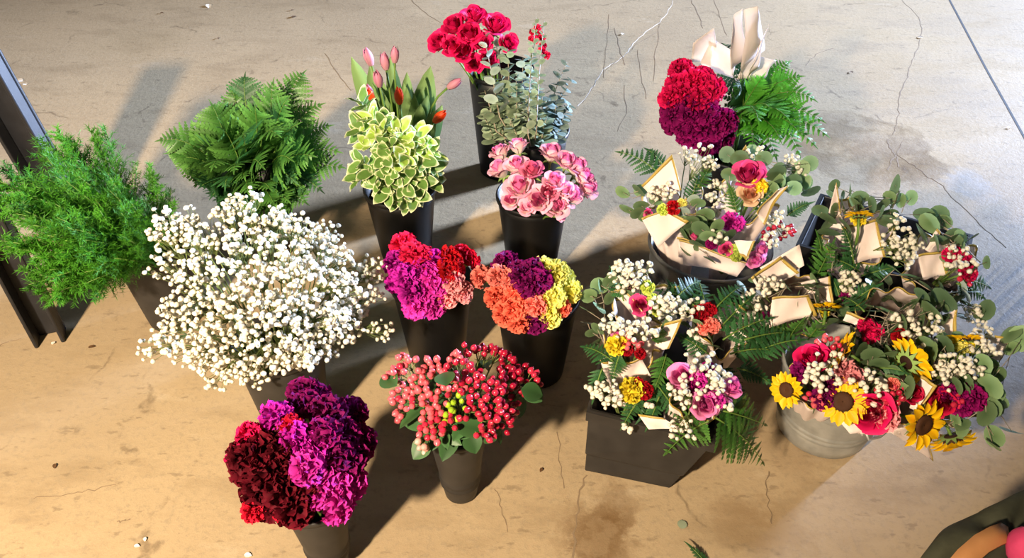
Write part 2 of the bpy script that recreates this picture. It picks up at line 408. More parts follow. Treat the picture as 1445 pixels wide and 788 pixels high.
# ================================================================== FLOWERS
# ---------------- carnation
def carnation_mesh(seed):
    rnd = random.Random(seed); mb = MB(); n = 50
    for k in range(n):
        t = (k + .5) / n; th = R(112) * t ** .58; ph = k * 2.39996 + rnd.uniform(-.3, .3)
        d = Vector((math.sin(th) * math.cos(ph), math.sin(th) * math.sin(ph), math.cos(th) * .82))
        a = d.orthogonal().normalized(); b = d.cross(a).normalized(); tw = rnd.uniform(0, math.pi)
        e = a * math.cos(tw) + b * math.sin(tw); nn = d.cross(e).normalized()
        wd = rnd.uniform(.32, .48); fr = rnd.uniform(2.2, 3.6); p0 = rnd.uniform(0, 6); L = rnd.uniform(.86, 1.06); am = rnd.uniform(.08, .16); cu = rnd.uniform(-.25, .25)
        saw = [rnd.uniform(-.07, .05) for _ in range(9)]
        def fn(u, v):
            x = u * 2 - 1; r = .5 + (L - .5) * v
            r += (saw[round(u * 7)] - .10 * x * x) * v
            p = d * r + e * x * wd * (.35 + .65 * v) + nn * (math.sin(x * fr * 1.6 + p0) * am * v + cu * v * v * .5)
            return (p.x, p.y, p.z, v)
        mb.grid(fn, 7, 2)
    mb.ball((0, 0, -.05), .52, 8, 5)
    return mb.mesh('bloom', None)
CARN = [carnation_mesh(s) for s in range(4)]
mb = MB(); mb.lathe([(.02, -1.5), (.16, -1.45), (.2, -1.0), (.26, -.55), (.34, -.2), (.25, -.15)], 8); CAL = mb.mesh('calyx', CALYX)
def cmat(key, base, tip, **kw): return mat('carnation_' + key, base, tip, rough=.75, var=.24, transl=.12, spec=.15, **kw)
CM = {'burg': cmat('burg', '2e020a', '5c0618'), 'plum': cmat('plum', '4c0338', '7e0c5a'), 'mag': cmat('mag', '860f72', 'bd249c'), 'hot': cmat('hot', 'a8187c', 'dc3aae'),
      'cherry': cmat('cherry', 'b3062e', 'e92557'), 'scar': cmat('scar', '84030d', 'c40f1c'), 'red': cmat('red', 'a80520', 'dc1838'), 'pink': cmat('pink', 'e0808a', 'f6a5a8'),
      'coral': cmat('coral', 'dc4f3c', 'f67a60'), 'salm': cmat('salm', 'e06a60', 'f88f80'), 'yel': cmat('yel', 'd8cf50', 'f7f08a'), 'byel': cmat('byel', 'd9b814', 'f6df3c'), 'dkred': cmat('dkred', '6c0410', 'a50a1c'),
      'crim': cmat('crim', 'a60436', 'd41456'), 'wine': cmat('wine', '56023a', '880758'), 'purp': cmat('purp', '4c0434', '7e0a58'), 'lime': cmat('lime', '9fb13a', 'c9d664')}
def carnation(pos, axis, r, ck, foot, via, spec):
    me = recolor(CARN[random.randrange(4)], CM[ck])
    M = frame(pos, axis, random.uniform(0, 6), r, (r, r, r * random.uniform(.85, 1.0)))
    Mu = frame(pos, axis, random.uniform(0, 6), r)
    return place([('bloom', me, Mu if spec[0] == 'part' else M), ('calyx', CAL, Mu), stem_piece(pos - axis * r * 1.3, axis, foot, via)], spec)
CN = {'burg': 'dark burgundy', 'plum': 'deep plum', 'mag': 'magenta', 'hot': 'bright magenta pink', 'cherry': 'cherry pink', 'scar': 'dark scarlet', 'red': 'crimson red', 'pink': 'pale pink', 'coral': 'coral orange', 'salm': 'salmon pink', 'yel': 'pale yellow', 'wine': 'wine purple', 'crim': 'crimson', 'purp': 'reddish purple'}
def pts(s): return [tuple(float(v) for v in t.split(',')) for t in s.split()]
def foot_of(key, k=.55):
    b, rb, rt, h = BK[key]
    a = random.uniform(0, 2 * math.pi); q = rb * k * random.random()
    return b + Vector((q * math.cos(a), q * math.sin(a), .014))
def via_of(key, head, k=.7):
    b, rb, rt, h = BK[key]; d = Vector((head.x - b.x, head.y - b.y, 0)); l = min(d.length, rt * k)
    return b + (d.normalized() * l if d.length > 1e-6 else d) + Vector((0, 0, h * .92))
def tilt(n, up=.45): return (n * (1 - up) + Vector((0, 0, 1)) * up + jit(.12)).normalized()
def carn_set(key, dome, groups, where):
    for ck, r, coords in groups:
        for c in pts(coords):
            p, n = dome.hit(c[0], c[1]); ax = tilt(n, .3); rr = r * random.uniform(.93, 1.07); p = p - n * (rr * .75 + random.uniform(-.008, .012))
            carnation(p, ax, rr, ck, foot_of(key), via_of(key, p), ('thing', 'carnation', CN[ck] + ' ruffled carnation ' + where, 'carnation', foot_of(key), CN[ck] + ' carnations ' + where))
carn_set('A', Dome(420, 642, .30, .146, .14, .13), [
    ('burg', .040, '332,640 346,630 385,622 322,662 362,668 405,655 345,705 390,702 428,690 372,737 412,733'), ('crim', .027, '345,610 319,642'), ('red', .024, '408,590 352,727 398,742'),
    ('purp', .036, '432,530 455,536 435,548 472,566 508,572 462,604 505,605 527,620 486,638 497,655 512,645'), ('mag', .033, '384,576 418,610 445,635'),
    ('hot', .035, '436,662 468,676 494,672 486,706 486,732 512,692 455,716')], 'in the small front vase')
carn_set('B', Dome(605, 398, .31, .12, .12, .115), [
    ('cherry', .033, '557,328 575,346 592,352'), ('mag', .033, '545,362 543,395 566,388 618,358 590,372 575,412'), ('hot', .034, '610,386 625,398 598,410 584,435 612,440 577,448'),
    ('scar', .033, '641,358 652,376 638,378'), ('red', .029, '666,348 671,362'), ('pink', .028, '637,428 646,398 661,414')], 'in the bucket of magenta carnations')
carn_set('C', Dome(748, 418, .31, .12, .12, .115), [
    ('plum', .034, '703,358 728,372 755,372 762,392 748,400 738,385 758,462'), ('salm', .029, '698,386 667,386 757,432 712,388'), ('coral', .031, '688,418 706,432 722,408 722,440 740,430 729,458 708,446'),
    ('coral', .024, '803,438'), ('yel', .031, '776,368 792,378 814,382 818,408 786,402 776,420 779,440 790,418'), ('yel', .027, '782,456')], 'in the bucket of mixed pastel carnations')
carn_set('R', Dome(982, 155, .40, .15, .13, .14), [
    ('crim', .042, '957,86 946,108 984,104 962,124 1004,126 942,134 986,138 1010,116 992,92'),
    ('wine', .043, '945,162 972,154 1000,158 958,184 988,188 1014,186 972,206 1002,212 1026,208 1032,178 940,180')], 'behind the metal tub')
# ---------------- rose
def rose_petal_mesh(spread, flare, roll, h=1.25, r0=.16, r1=.62):
    mb = MB()
    def fn(u, v):
        x = u * 2 - 1; a = x * spread * (.55 + .45 * math.sin(min(1, v * 1.3) * math.pi / 2)) * (1 - .25 * v ** 4)
        rr = r0 + (r1 - r0) * math.sin(min(1, v * 1.25) * math.pi / 2) + flare * max(0, v - .55) ** 1.5 * 2
        z = -.55 + h * v - .22 * abs(x) ** 3 * v
        if v > .9: z -= roll; rr += roll * 1.1
        rr += .03 * math.sin(5 * x) * v
        return (rr * math.cos(a), rr * math.sin(a), z, v)
    mb.grid(fn, 8, 7); return mb
RPET = [rose_petal_mesh(1.05, .12, .03, 1.35, .16, .50).mesh('petal', None), rose_petal_mesh(1.0, .22, .06, 1.28, .18, .56).mesh('petal', None), rose_petal_mesh(1.0, .34, .09, 1.12, .18, .62).mesh('petal', None)]
def rose_heart():
    mb = MB()
    def spiral(u, v):
        a = u * 2 * math.pi * 3.1; r = (.07 + .30 * u) * (.75 + .25 * v) + .03 * math.sin(u * 40) * v
        return (r * math.cos(a), r * math.sin(a), -.5 + (1.32 - .12 * u) * v + .05 * math.sin(u * 23) * v, .35 + .65 * v * (1 - .3 * u))
    mb.grid(spiral, 64, 4)
    for k in range(3):
        src = rose_petal_mesh(1.1, .05, .02, 1.36, .15, .42); c, s = math.cos(k * 2.1), math.sin(k * 2.1)
        mb.add([(x * c - y * s, x * s + y * c, z) for x, y, z in src.v], src.f, src.g)
    return mb.mesh('heart', None)
RH = rose_heart()
mb = MB(); mb.ball((0, 0, -.62), .2, 8, 5)
for k in range(5):
    a = k * 1.2566; ca, sa = math.cos(a), math.sin(a)
    mb.add([(ca * .1 - sa * .1, sa * .1 + ca * .1, -.6), (ca * .1 + sa * .1, sa * .1 - ca * .1, -.6), (ca * .5, sa * .5, -.52), (ca * .75, sa * .75, -.75)], [(0, 1, 2), (0, 2, 3), (1, 3, 2)])
RCAL = mb.mesh('sepals', CALYX)
def rmat(key, base, tip, **kw): return mat('rose_' + key, base, tip, rough=.6, var=.10, transl=.15, spec=.25, **kw)
RM = {'pale': (rmat('pale', 'faeadf', 'fbb4d2', pos=(.3, 1)), rmat('pale_heart', 'f7a6cc', 'f37ab8')), 'deep': (rmat('deep', 'd88098', 'e27a9c'), rmat('deep_heart', 'c85a7c', 'd4557e')),
      'hot': (rmat('hot', 'b00440', 'ea1a66'), rmat('hot_heart', '98043a', 'd20c54')), 'red': (rmat('red', '9c0630', 'd01848'), rmat('red_heart', '80041f', 'b80a34')),
      'mauve': (rmat('mauve', 'eaa6c8', 'f08cc4', pos=(.2, .9)), rmat('mauve_heart', 'e678b6', 'd858a4')), 'pinkr': (rmat('pinkr', 'dd6a96', 'e8488c'), rmat('pinkr_heart', 'd03a7c', 'c22668')),
      'peach': (rmat('peach', 'f1d9ae', 'f0c6a0'), rmat('peach_heart', 'eebd98', 'e8a888'))}
def rose(pos, axis, r, ck, foot, via, spec, opn=1.0, petals=9):
    outer, heart = RM[ck]; ro = random.uniform(0, 6); M = frame(pos, axis, ro, r)
    pcs = [('heart', recolor(RH, heart), M)]
    for k in range(petals):
        ring = 0 if k < 2 else 1 if k < 5 else 2
        a = k * 2.25 + (.4 if ring == 2 else 0)
        op = (.0, .08, .16)[ring] * opn * random.uniform(.6, 1.3)
        Q = M @ Matrix.Rotation(a, 4, 'Z') @ Matrix.Translation((0, 0, -.5)) @ Matrix.Rotation(op, 4, 'Y') @ Matrix.Translation((0, 0, .5)) @ Matrix.Scale((.94, 1.0, 1.04)[ring] * random.uniform(.95, 1.05), 4)
        pcs.append(('petal', recolor(RPET[ring], outer), Q))
    pcs += [('sepals', RCAL, M), stem_piece(pos - axis * r * .7, axis, foot, via, .003)]
    return place(pcs, spec)
D_K = Dome(765, 258, .33, .145, .14, .10)
for i, c in enumerate(pts('700,209,.034 728,198,.033 697,234,.038 725,228,.036 728,263,.042 716,286,.030 760,286,.040 741,298,.026 787,297,.038 785,253,.034 780,207,.037 803,221,.034 821,230,.037 831,247,.034 838,267,.036 812,279,.034 801,268,.028 793,311,.014')):
    p, n = D_K.hit(c[0], c[1]); ax = tilt(n, .45); f = foot_of('K'); p = p - n * c[2] * .6
    rose(p, ax, c[2] * .92, 'pale', f, via_of('K', p), ('thing', 'rose', 'pale pink rose with cream outer petals in the black bucket', 'rose', f, 'pale pink roses in the black bucket'), opn=random.uniform(.5, 1.3))
for c in pts('752,243,.032 773,273,.028'):
    p, n = D_K.hit(c[0], c[1], .85); ax = tilt(n, .45); f = foot_of('K')
    rose(p, ax, c[2], 'deep', f, via_of('K', p), ('thing', 'rose', 'darker dusty pink rose low among the pale pink roses', 'rose', f, 'darker roses among the pale pink roses'), opn=.5)
D_D = Dome(672, 55, .50, .17, .15, .13)
for c in pts('668,17,.043 637,33,.040 703,32,.046 613,62,.040 634,66,.036 651,75,.044 662,46,.040 683,62,.034 722,62,.034 690,88,.034 670,96,.032'):
    p, n = D_D.hit(c[0], c[1]); ax = tilt(n, .4); f = foot_of('D'); p = p - n * c[2] * .6
    rose(p, ax, c[2] * .92, 'hot', f, via_of('D', p), ('thing', 'rose', 'hot pink rose in the tall black bucket', 'rose', f, 'hot pink roses in the tall bucket'), opn=random.uniform(.6, 1.4))
# snapdragon-like pink spire behind the eucalyptus
f = foot_of('D'); top = P(757, 42, .52); sp = thing('pink_flower_spire', 'spire of small hot pink florets among the eucalyptus', 'flower', f)
n_, me, M = stem_piece(top, Vector((.1, 0, 1)).normalized(), f, via_of('D', top)); part('stem', me, sp, M)
for c in pts('752,42 762,38 758,50 766,52 756,60 765,62 748,55 768,76 762,70'):
    part('floret', recolor(CARN[1], CM['cherry']), sp, frame(P(c[0], c[1], .50) + jit(.008), Vector((.2, -.5, .8)) + jit(.4), 0, .013))
# ---------------- tulips
def tulip_petal():
    mb = MB()
    def fn(u, v):
        x = u * 2 - 1; a = x * .78 * math.sin(math.pi * (.22 + .70 * v)) ** .8; rr = .42 * math.sin(math.pi * min(.97, .12 + .80 * v)) ** .75 + .04
        return (rr * math.cos(a), rr * math.sin(a), 1.75 * v - .05 * abs(x), v)
    mb.grid(fn, 6, 8); return mb.mesh('petal', None)
TP = tulip_petal()
TM = {'pink': mat('tulip_pink', 'b4868a', 'd27fa0', rough=.5, transl=.12), 'orange': mat('tulip_orange', 'e8641e', 'ee3a10', rough=.5, transl=.15)}
LEAF = mat('tulip_leaf', '4f7440', '86a468', rough=.5, transl=.15, var=.2)
def blade_mesh(wd=.11, curl=.25):
    mb = MB()
    def fn(u, v):
        x = u * 2 - 1; w_ = wd * math.sin(math.pi * (.12 + .88 * v)) ** .7 if v < 1 else 0
        return (x * w_, .10 * v * v + (abs(x) ** 1.5) * w_ * .7 + curl * v ** 3 * .3 - .0, v, v)
    mb.grid(fn, 4, 9); return mb.mesh('leaf', LEAF)
BLADE = blade_mesh()
def blade_leaf(base, tip, wscale=1):
    d = tip - base; L_ = d.length; z = d.normalized(); y = Vector((0, -1, .2)) + jit(.4); x = y.cross(z).normalized(); y = z.cross(x)
    return ('leaf', BLADE, Matrix.Translation(base) @ Matrix((x, y, z)).transposed().to_4x4() @ Matrix.Diagonal((L_ * wscale, L_, L_, 1)))
blades = pts('505,78 520,92 557,78 552,108 575,98 578,118 613,92 600,104 603,118 625,142 618,150 590,128 536,128 548,120 610,130 596,140 566,112')
bi = 0
for px, py, z, ck, r, dx, dy in ((524, 92, .47, 'pink', .027, -.25, .1), (545, 98, .48, 'pink', .026, -.1, .1), (557, 88, .50, 'pink', .024, .1, .1), (536, 122, .45, 'pink', .026, -.1, -.1), (526, 142, .40, 'orange', .022, -.2, -.2),
                                 (564, 146, .42, 'orange', .026, 0, -.05), (613, 172, .37, 'orange', .026, .9, -.2), (632, 124, .43, 'pink', .024, 1.6, .1), (524, 137, .40, 'pink', .022, -.2, -.1)):
    f = foot_of('U'); p = P(px, py, z); ax = Vector((dx, dy, 1)).normalized(); T = frame(p, ax, random.uniform(0, 2), r * 1.15)
    pcs = [('petal', recolor(TP, TM[ck]), T @ Matrix.Rotation(k * math.pi / 3, 4, 'Z') @ Matrix.Scale(1 if k % 2 else .93, 4)) for k in range(6)] + [stem_piece(p, ax, f, via_of('U', p), .0035)]
    for _ in range(2):
        if bi < len(blades):
            b = blades[bi]; bi += 1; tip = P(b[0], b[1], .46 - (b[1] - 80) * .0014); b0 = via_of('U', tip, .5) + Vector((0, 0, -.06))
            pcs.append(blade_leaf(b0, tip, random.uniform(.85, 1.3)))
    nm = {'pink': 'closed dusty pink tulip', 'orange': 'bright orange tulip'}[ck]
    place(pcs, ('thing', 'tulip', nm + ' standing behind the variegated leaves', 'tulip', f, nm + 's'))
# ---------------- ferns
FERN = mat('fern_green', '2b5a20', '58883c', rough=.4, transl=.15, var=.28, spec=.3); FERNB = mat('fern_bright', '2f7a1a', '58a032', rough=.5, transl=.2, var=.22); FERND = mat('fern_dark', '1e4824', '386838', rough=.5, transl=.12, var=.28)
def pinna_mesh(m):
    mb = MB(); n = 7; W = .21
    for i in range(n):
        x0 = i / n; x1 = (i + 1) / n; wd = W * (1 - x0) ** .75 * (1 if i else .8)
        for s in (-1, 1):
            z = lambda x: -.16 * x * x
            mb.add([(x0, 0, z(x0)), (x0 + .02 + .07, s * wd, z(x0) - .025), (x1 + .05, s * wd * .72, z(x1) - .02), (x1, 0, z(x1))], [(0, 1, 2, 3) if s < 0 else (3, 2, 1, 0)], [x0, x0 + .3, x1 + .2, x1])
    return mb.mesh('pinna', m, False)
PIN = {'g': pinna_mesh(FERN), 'b': pinna_mesh(FERNB), 'd': pinna_mesh(FERND)}
def frond_pieces(base, tip, wd, k='g', bare=.3, arch=.12, nm=None, face=None, foot=None):
    base = Vector(base); tip = Vector(tip); L_ = (tip - base).length
    ctrl = base.lerp(tip, .55) + Vector((0, 0, L_ * arch * 2)) + jit(L_ * .05)
    def cv(t): return base * (1 - t) ** 2 + ctrl * 2 * t * (1 - t) + tip * t * t
    mb = MB(); loc = Matrix.Translation(base); mb.tube([cv(i / 8) - base for i in range(9)], .0022, .0008, 4)
    pcs = [('rachis', mb.mesh('rachis', GREEN), loc)]
    fc = Vector(face) if face else Vector((0, -.55, 1)); fc = fc + jit(.25)
    n = nm or max(7, int(L_ * (1 - bare) / .02))
    for i in range(n):
        t = bare + (1 - bare) * (i + .5) / n; q = (t - bare) / (1 - bare); p = cv(t); d = (cv(min(1, t + .02)) - cv(t - .02)).normalized()
        up = (fc - d * fc.dot(d)).normalized(); side = up.cross(d)
        ln = wd * (1 - q) ** .85 * (.72 + .28 * min(1, q * 6)) + .006
        for s in (-1, 1):
            x = side * s * .86 + d * .5 + up * random.uniform(-.22, .12)
            pcs.append(('pinna', PIN[k], frame_xz(p, x, up + jit(.15), sv=(ln, max(ln, .028) * .95, ln))))
    t = cv(.97); pcs.append(('pinna', PIN[k], frame_xz(t, tip - cv(.9), fc, sv=(.022, .02, .02))))
    return pcs
b, rb, rt, h = BK['F']
tips = '427,104,.50 345,110,.50 328,128,.47 385,118,.52 452,148,.46 463,178,.42 476,214,.38 482,236,.34 452,268,.30 430,285,.27 398,292,.28 226,198,.40 240,216,.37 262,240,.33 300,150,.47 282,205,.44 310,180,.50 360,150,.54 405,140,.53 420,175,.50 392,190,.53 345,190,.53 300,235,.44 330,240,.44 370,235,.45 410,225,.44 440,220,.42 285,262,.35 350,270,.37 380,265,.36 415,255,.36 330,288,.31 362,296,.29 300,276,.32 385,285,.31 318,262,.36 262,222,.38 405,282,.30 345,250,.40'
for c in pts(tips):
    tip = P(c[0], c[1], c[2]); f = foot_of('F'); base = via_of('F', tip, .5) + Vector((0, 0, random.uniform(-.02, .03)))
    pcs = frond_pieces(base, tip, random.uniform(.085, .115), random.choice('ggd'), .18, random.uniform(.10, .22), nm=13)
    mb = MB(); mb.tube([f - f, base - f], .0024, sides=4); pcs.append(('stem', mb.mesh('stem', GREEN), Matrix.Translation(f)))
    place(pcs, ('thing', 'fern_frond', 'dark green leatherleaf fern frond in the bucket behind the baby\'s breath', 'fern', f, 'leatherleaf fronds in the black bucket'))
for c in pts('1020,62,.50 1112,88,.48 1128,108,.47 1148,140,.43 1160,170,.40 1166,190,.37 1150,205,.34 1128,218,.33 1095,222,.34 1062,205,.37 1046,170,.42 1040,120,.47 1075,110,.48 1085,150,.46 1110,165,.44 1100,195,.38 1070,170,.44 1130,190,.39'):
    tip = P(c[0], c[1], c[2]); f = foot_of('R'); base = P(1040, 165, .34) + jit(.02)
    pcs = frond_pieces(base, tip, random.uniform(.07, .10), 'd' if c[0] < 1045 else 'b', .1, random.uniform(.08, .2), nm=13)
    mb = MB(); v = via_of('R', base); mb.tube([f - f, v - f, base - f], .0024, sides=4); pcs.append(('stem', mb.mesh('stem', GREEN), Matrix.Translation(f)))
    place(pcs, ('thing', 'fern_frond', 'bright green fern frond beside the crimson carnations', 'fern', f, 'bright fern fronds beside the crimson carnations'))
# ---------------- feathery plumes
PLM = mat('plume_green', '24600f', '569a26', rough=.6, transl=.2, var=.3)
def plume_mesh(seed):
    rnd = random.Random(seed); mb = MB()
    for k in range(62):
        t = .12 + .88 * k / 62; z = t; a = rnd.uniform(0, 6.28); ln = .30 * (1 - .75 * abs(t - .35)) * rnd.uniform(.6, 1.1) * (1 if t < .8 else .6)
        d = Vector((math.cos(a), math.sin(a), rnd.uniform(.5, 1.2))).normalized(); o = Vector((0, 0, z)); e = d.orthogonal().normalized()
        tip = o + d * ln - Vector((0, 0, ln * .15))
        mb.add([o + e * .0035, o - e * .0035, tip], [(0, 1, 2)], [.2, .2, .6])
        for q in range(16):
            p = o.lerp(tip, .15 + .85 * q / 16); nd = (d * .8 + Vector((rnd.gauss(0, 1), rnd.gauss(0, 1), rnd.gauss(0, 1))).normalized()).normalized(); nl = rnd.uniform(.035, .075); ee = nd.orthogonal().normalized() * .0040
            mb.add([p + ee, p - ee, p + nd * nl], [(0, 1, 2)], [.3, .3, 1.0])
    return mb.mesh('needles', PLM, False)
PLUME = [plume_mesh(s) for s in range(4)]
mb = MB(); mb.tube([(0, 0, 0), (0, 0, 1)], .006, .002, 4); PST = mb.mesh('stem', GREEN)
D_X = Dome(125, 320, .34, .20, .22, .14)
for i in range(92):
    for _ in range(50):
        a = random.uniform(0, 6.28); q = math.sqrt(random.random()); px = 120 + 122 * q * math.cos(a); py = 308 + 108 * q * math.sin(a)
        if not (px > 190 and py > 370): break
    tip, n = D_X.hit(px, py); f = foot_of('X'); b0 = BK['X'][0] + Vector((random.uniform(-.05, .05), random.uniform(-.05, .05), .22))
    base = b0.lerp(tip, .25); d = tip - base; L_ = d.length + .05
    M = frame(base, d, random.uniform(0, 6), sv=(L_ * .85, L_ * .85, L_))
    t = thing('feathery_plume', 'feathery fine-leaved green plume beside the steel post', 'plume', f, 'feathery green plumes')
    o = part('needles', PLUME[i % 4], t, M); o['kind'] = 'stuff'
    part('stem', PST, t, frame(base, d, 0, sv=(.4, .4, L_)))
    mb = MB(); mb.tube([f - f, b0 - f, base - f], .0025, sides=4); part('stalk', mb.mesh('stalk', GREEN), t, Matrix.Translation(f))
# ---------------- baby's breath
WHITE = mat('babys_breath_white', 'e4ddc4', 'f3eee0', rough=.7, var=.05, transl=.2, spec=.2); TWIG = mat('babys_breath_twig', '6f7d45', rough=.6)
def floret_mesh(seed):
    rnd = random.Random(seed); st = random.getstate(); random.seed(seed); mb = MB(); mb.ball((0, 0, 0), 1, 8, 6, .8, .16); random.setstate(st); return mb.mesh('floret', WHITE)
FLO = [floret_mesh(s) for s in range(3)]
def breath(head, axis, foot, via, n, spread, spec, fr=.0058, flat=.75):
    mb = MB(); inv = foot.copy(); hub = head - axis * spread * 1.4
    for p in [bez(hub, hub - axis * .06, via, foot, 6)]: mb.tube([q - inv for q in p], .0016, .002, 4)
    fl = []
    for k in range(n):
        d = jit(1)
        while d.length > 1: d = jit(1)
        pp = head + Vector((d.x, d.y, d.z * flat)) * spread; mid = hub.lerp(pp, .5) + jit(spread * .15)
        mb.tube([hub - inv, mid - inv, pp - inv], .0008, .0005, 3, cap=False)
        s = fr * random.uniform(.65, 1.2); fl.append(('floret', FLO[k % 3], frame(pp, axis + jit(.6), random.uniform(0, 6), s)))
    return place([('stem', mb.mesh('stem', TWIG), Matrix.Translation(foot))] + fl, spec)
D_G = Dome(368, 418, .36, .215, .21, .155)
heads = []
poly_ok = lambda x, y: ((x - 362) / 150) ** 2 + ((y - 405) / 118) ** 2 < 1
tries = 0
while len(heads) < 52 and tries < 6000:
    tries += 1; x = random.uniform(205, 515); y = random.uniform(282, 528)
    if poly_ok(x, y) and all((x - a) ** 2 + (y - b_) ** 2 > 27 ** 2 for a, b_ in heads): heads.append((x, y))
heads += [(222, 322), (232, 305), (300, 520), (345, 528), (215, 488), (200, 500), (262, 500), (450, 322), (470, 335), (478, 365), (500, 430), (520, 440), (505, 475), (470, 490), (540, 470), (532, 378), (525, 395), (530, 420), (345, 285), (385, 300), (420, 312), (310, 535), (240, 460), (430, 500), (490, 395), (335, 540), (375, 525), (405, 520), (430, 515), (455, 505), (290, 505), (470, 470), (485, 450), (360, 545), (330, 276), (312, 286), (350, 274), (260, 300), (245, 312), (395, 292)]
for i, (x, y) in enumerate(heads):
    p, n = D_G.hit(x, y); f = foot_of('G'); edge = i >= len(heads) - 40
    p = p - n * random.uniform(0, .03)
    breath(p, tilt(n, .3), f, via_of('G', p), 22 if edge else 31, .033 if edge else .043, ('thing', 'babys_breath_spray', 'white baby\'s breath spray in the big cloud beside the feathery plumes', 'baby\'s breath', f, 'sprays of the big white cloud'), fr=.0055)
# ---------------- hypericum berries
def berry_mesh():
    mb = MB()
    prof = [(.02, -1), (.45, -.9), (.86, -.45), (1, .05), (.86, .6), (.5, 1.0), (.12, 1.22), (.02, 1.4)]
    mb.lathe(prof, 9); return mb.mesh('berry', None)
BER = berry_mesh()
BM = {'coral': mat('berry_coral', 'dd5f6a', rough=.28, var=.15, spec=.5), 'rose': mat('berry_rose', 'bd2a44', rough=.25, var=.18, spec=.5), 'dark': mat('berry_dark', '9a1430', rough=.25, var=.2, spec=.5), 'green': mat('berry_green', '9cc02c', rough=.35, var=.15), 'blush': mat('berry_blush', 'eba79a', rough=.35, var=.1)}
mb = MB()
for k in range(5):
    a = k * 1.2566; ca, sa = math.cos(a), math.sin(a)
    mb.add([(-sa * .35, ca * .35, -1), (sa * .35, -ca * .35, -1), (ca * 1.15, sa * 1.15, -.55)], [(0, 1, 2)])
SEP = mb.mesh('sepals', mat('berry_sepal', '8aa04a', rough=.5), False)
HLEAF = mat('hypericum_leaf', '2c4a26', '41683a', rough=.45, transl=.1, var=.2)
def leaf_mesh(m, wd=.3, tipk=1.0, cup=.15, nu=4, nv=7, wave=0, edge=False, fold=.12, name='leaf'):
    mb = MB()
    def fn(u, v):
        x = u * 2 - 1; w_ = wd * (math.sin(math.pi * v ** .85) ** .75 if 0 < v < 1 else 0) + .005
        return (v, x * w_, fold * abs(x) * w_ * 2 - cup * v * v + wave * math.sin(v * 14 + x * 2) * abs(x), (max(abs(x) ** 2, abs(v - .5) * 2) ** 1 if edge else .3 + .7 * abs(x)))
    mb.grid(fn, nu, nv); return mb.mesh(name, m)
HL = leaf_mesh(HLEAF, .26)
def hypericum(head, axis, foot, via, ck, n, r, spec, spread=.017, leaves=1):
    pcs = []; mb = MB(); hub = head - axis * .035
    mb.tube([q - foot for q in bez(hub, hub - axis * .06, via, foot, 6)], .0016, .002, 4)
    bs = []
    for k in range(n):
        a = k * 2.4 + random.uniform(-.3, .3); q = math.sqrt((k + .3) / n) * spread * 1.25; e = axis.orthogonal().normalized(); g = axis.cross(e)
        pp = head + e * q * math.cos(a) + g * q * math.sin(a) + axis * random.uniform(-.007, .008) - axis * q * .3
        mb.tube([hub - foot, hub.lerp(pp, .6) - foot + jit(.002), pp - foot], .0012, .0009, 3, cap=False)
        ax = (pp - hub).normalized(); c2 = ck if random.random() < .85 else {'coral': 'rose', 'rose': 'dark', 'dark': 'rose', 'green': 'green', 'blush': 'coral'}[ck]
        M = frame(pp, ax + jit(.2), random.uniform(0, 6), r * random.uniform(.85, 1.1)); bs += [('berry', recolor(BER, BM[c2]), M), ('sepals', SEP, M)]
    pcs = [('stem', mb.mesh('stem', TWIG), Matrix.Translation(foot))] + bs
    for _ in range(leaves):
        a = random.uniform(0, 6.28); x = Vector((math.cos(a), math.sin(a), -.1)); pcs.append(('leaf', HL, frame_xz(hub - axis * .015, x, axis, random.uniform(.045, .065))))
    return place(pcs, spec)
D_H = Dome(648, 560, .31, .125, .12, .10)
HYP = [('coral', '565,500 546,520 559,523 600,508 614,516 641,498 588,530 575,545 551,552 566,562 600,556 552,582 597,580 613,578 585,562 640,545 628,528 592,606 612,618 622,548'),
       ('rose', '655,488 650,510 680,484 692,486 665,520 680,532 702,540 672,560 700,556 705,575 633,600 612,598 702,610 690,616 660,538 668,580 690,592'),
       ('dark', '710,488 722,498 736,510 720,515 742,526 728,530 716,580 730,588 735,575 722,602 715,540 740,545'), ('rose', '765,528'), ('green', '636,584'), ('green', '648,568'), ('blush', '590,640')]
HN = {'coral': 'coral pink', 'rose': 'rosy red', 'dark': 'dark red', 'green': 'lime green', 'blush': 'pale blush'}
for ck, s in HYP:
    for c in pts(s):
        p, n = D_H.hit(c[0], c[1]); f = foot_of('H'); ax = tilt(n, .35)
        hypericum(p - n * .01, ax, f, via_of('H', p), ck, 6 if ck != 'green' else 5, .0068 if ck != 'green' else .0062, ('thing', 'berry_stem', HN[ck] + ' hypericum berry stem in the small cone vase', 'berries', f, HN[ck] + ' berry stems'), leaves=random.choice((0, 1, 1)))
f = foot_of('H'); lf = thing('leaf_sprig', 'dark green leafy sprig hanging over the rim of the berry vase', 'leaf', f)
mb = MB(); top = BK['H'][0] + Vector((0, 0, .27)); mb.tube([f - f, top - f], .002, sides=4); part('stem', mb.mesh('stem', GREEN), lf, Matrix.Translation(f))
for px, py, tx, ty, z in ((610, 590, 568, 600, .29), (625, 600, 595, 640, .27), (640, 605, 625, 650, .27), (640, 600, 690, 608, .32), (662, 612, 672, 640, .28), (735, 550, 768, 558, .33), (742, 545, 764, 568, .31), (560, 545, 535, 528, .34), (630, 545, 625, 520, .42), (605, 620, 582, 648, .26), (690, 610, 700, 625, .28)):
    a = P(px, py, z + .01); b_ = P(tx, ty, z - .01); part('leaf', HL, lf, frame_xz(a, b_ - a, Vector((0, -.6, 1)) + jit(.2), sv=((b_ - a).length, .075, .06)))
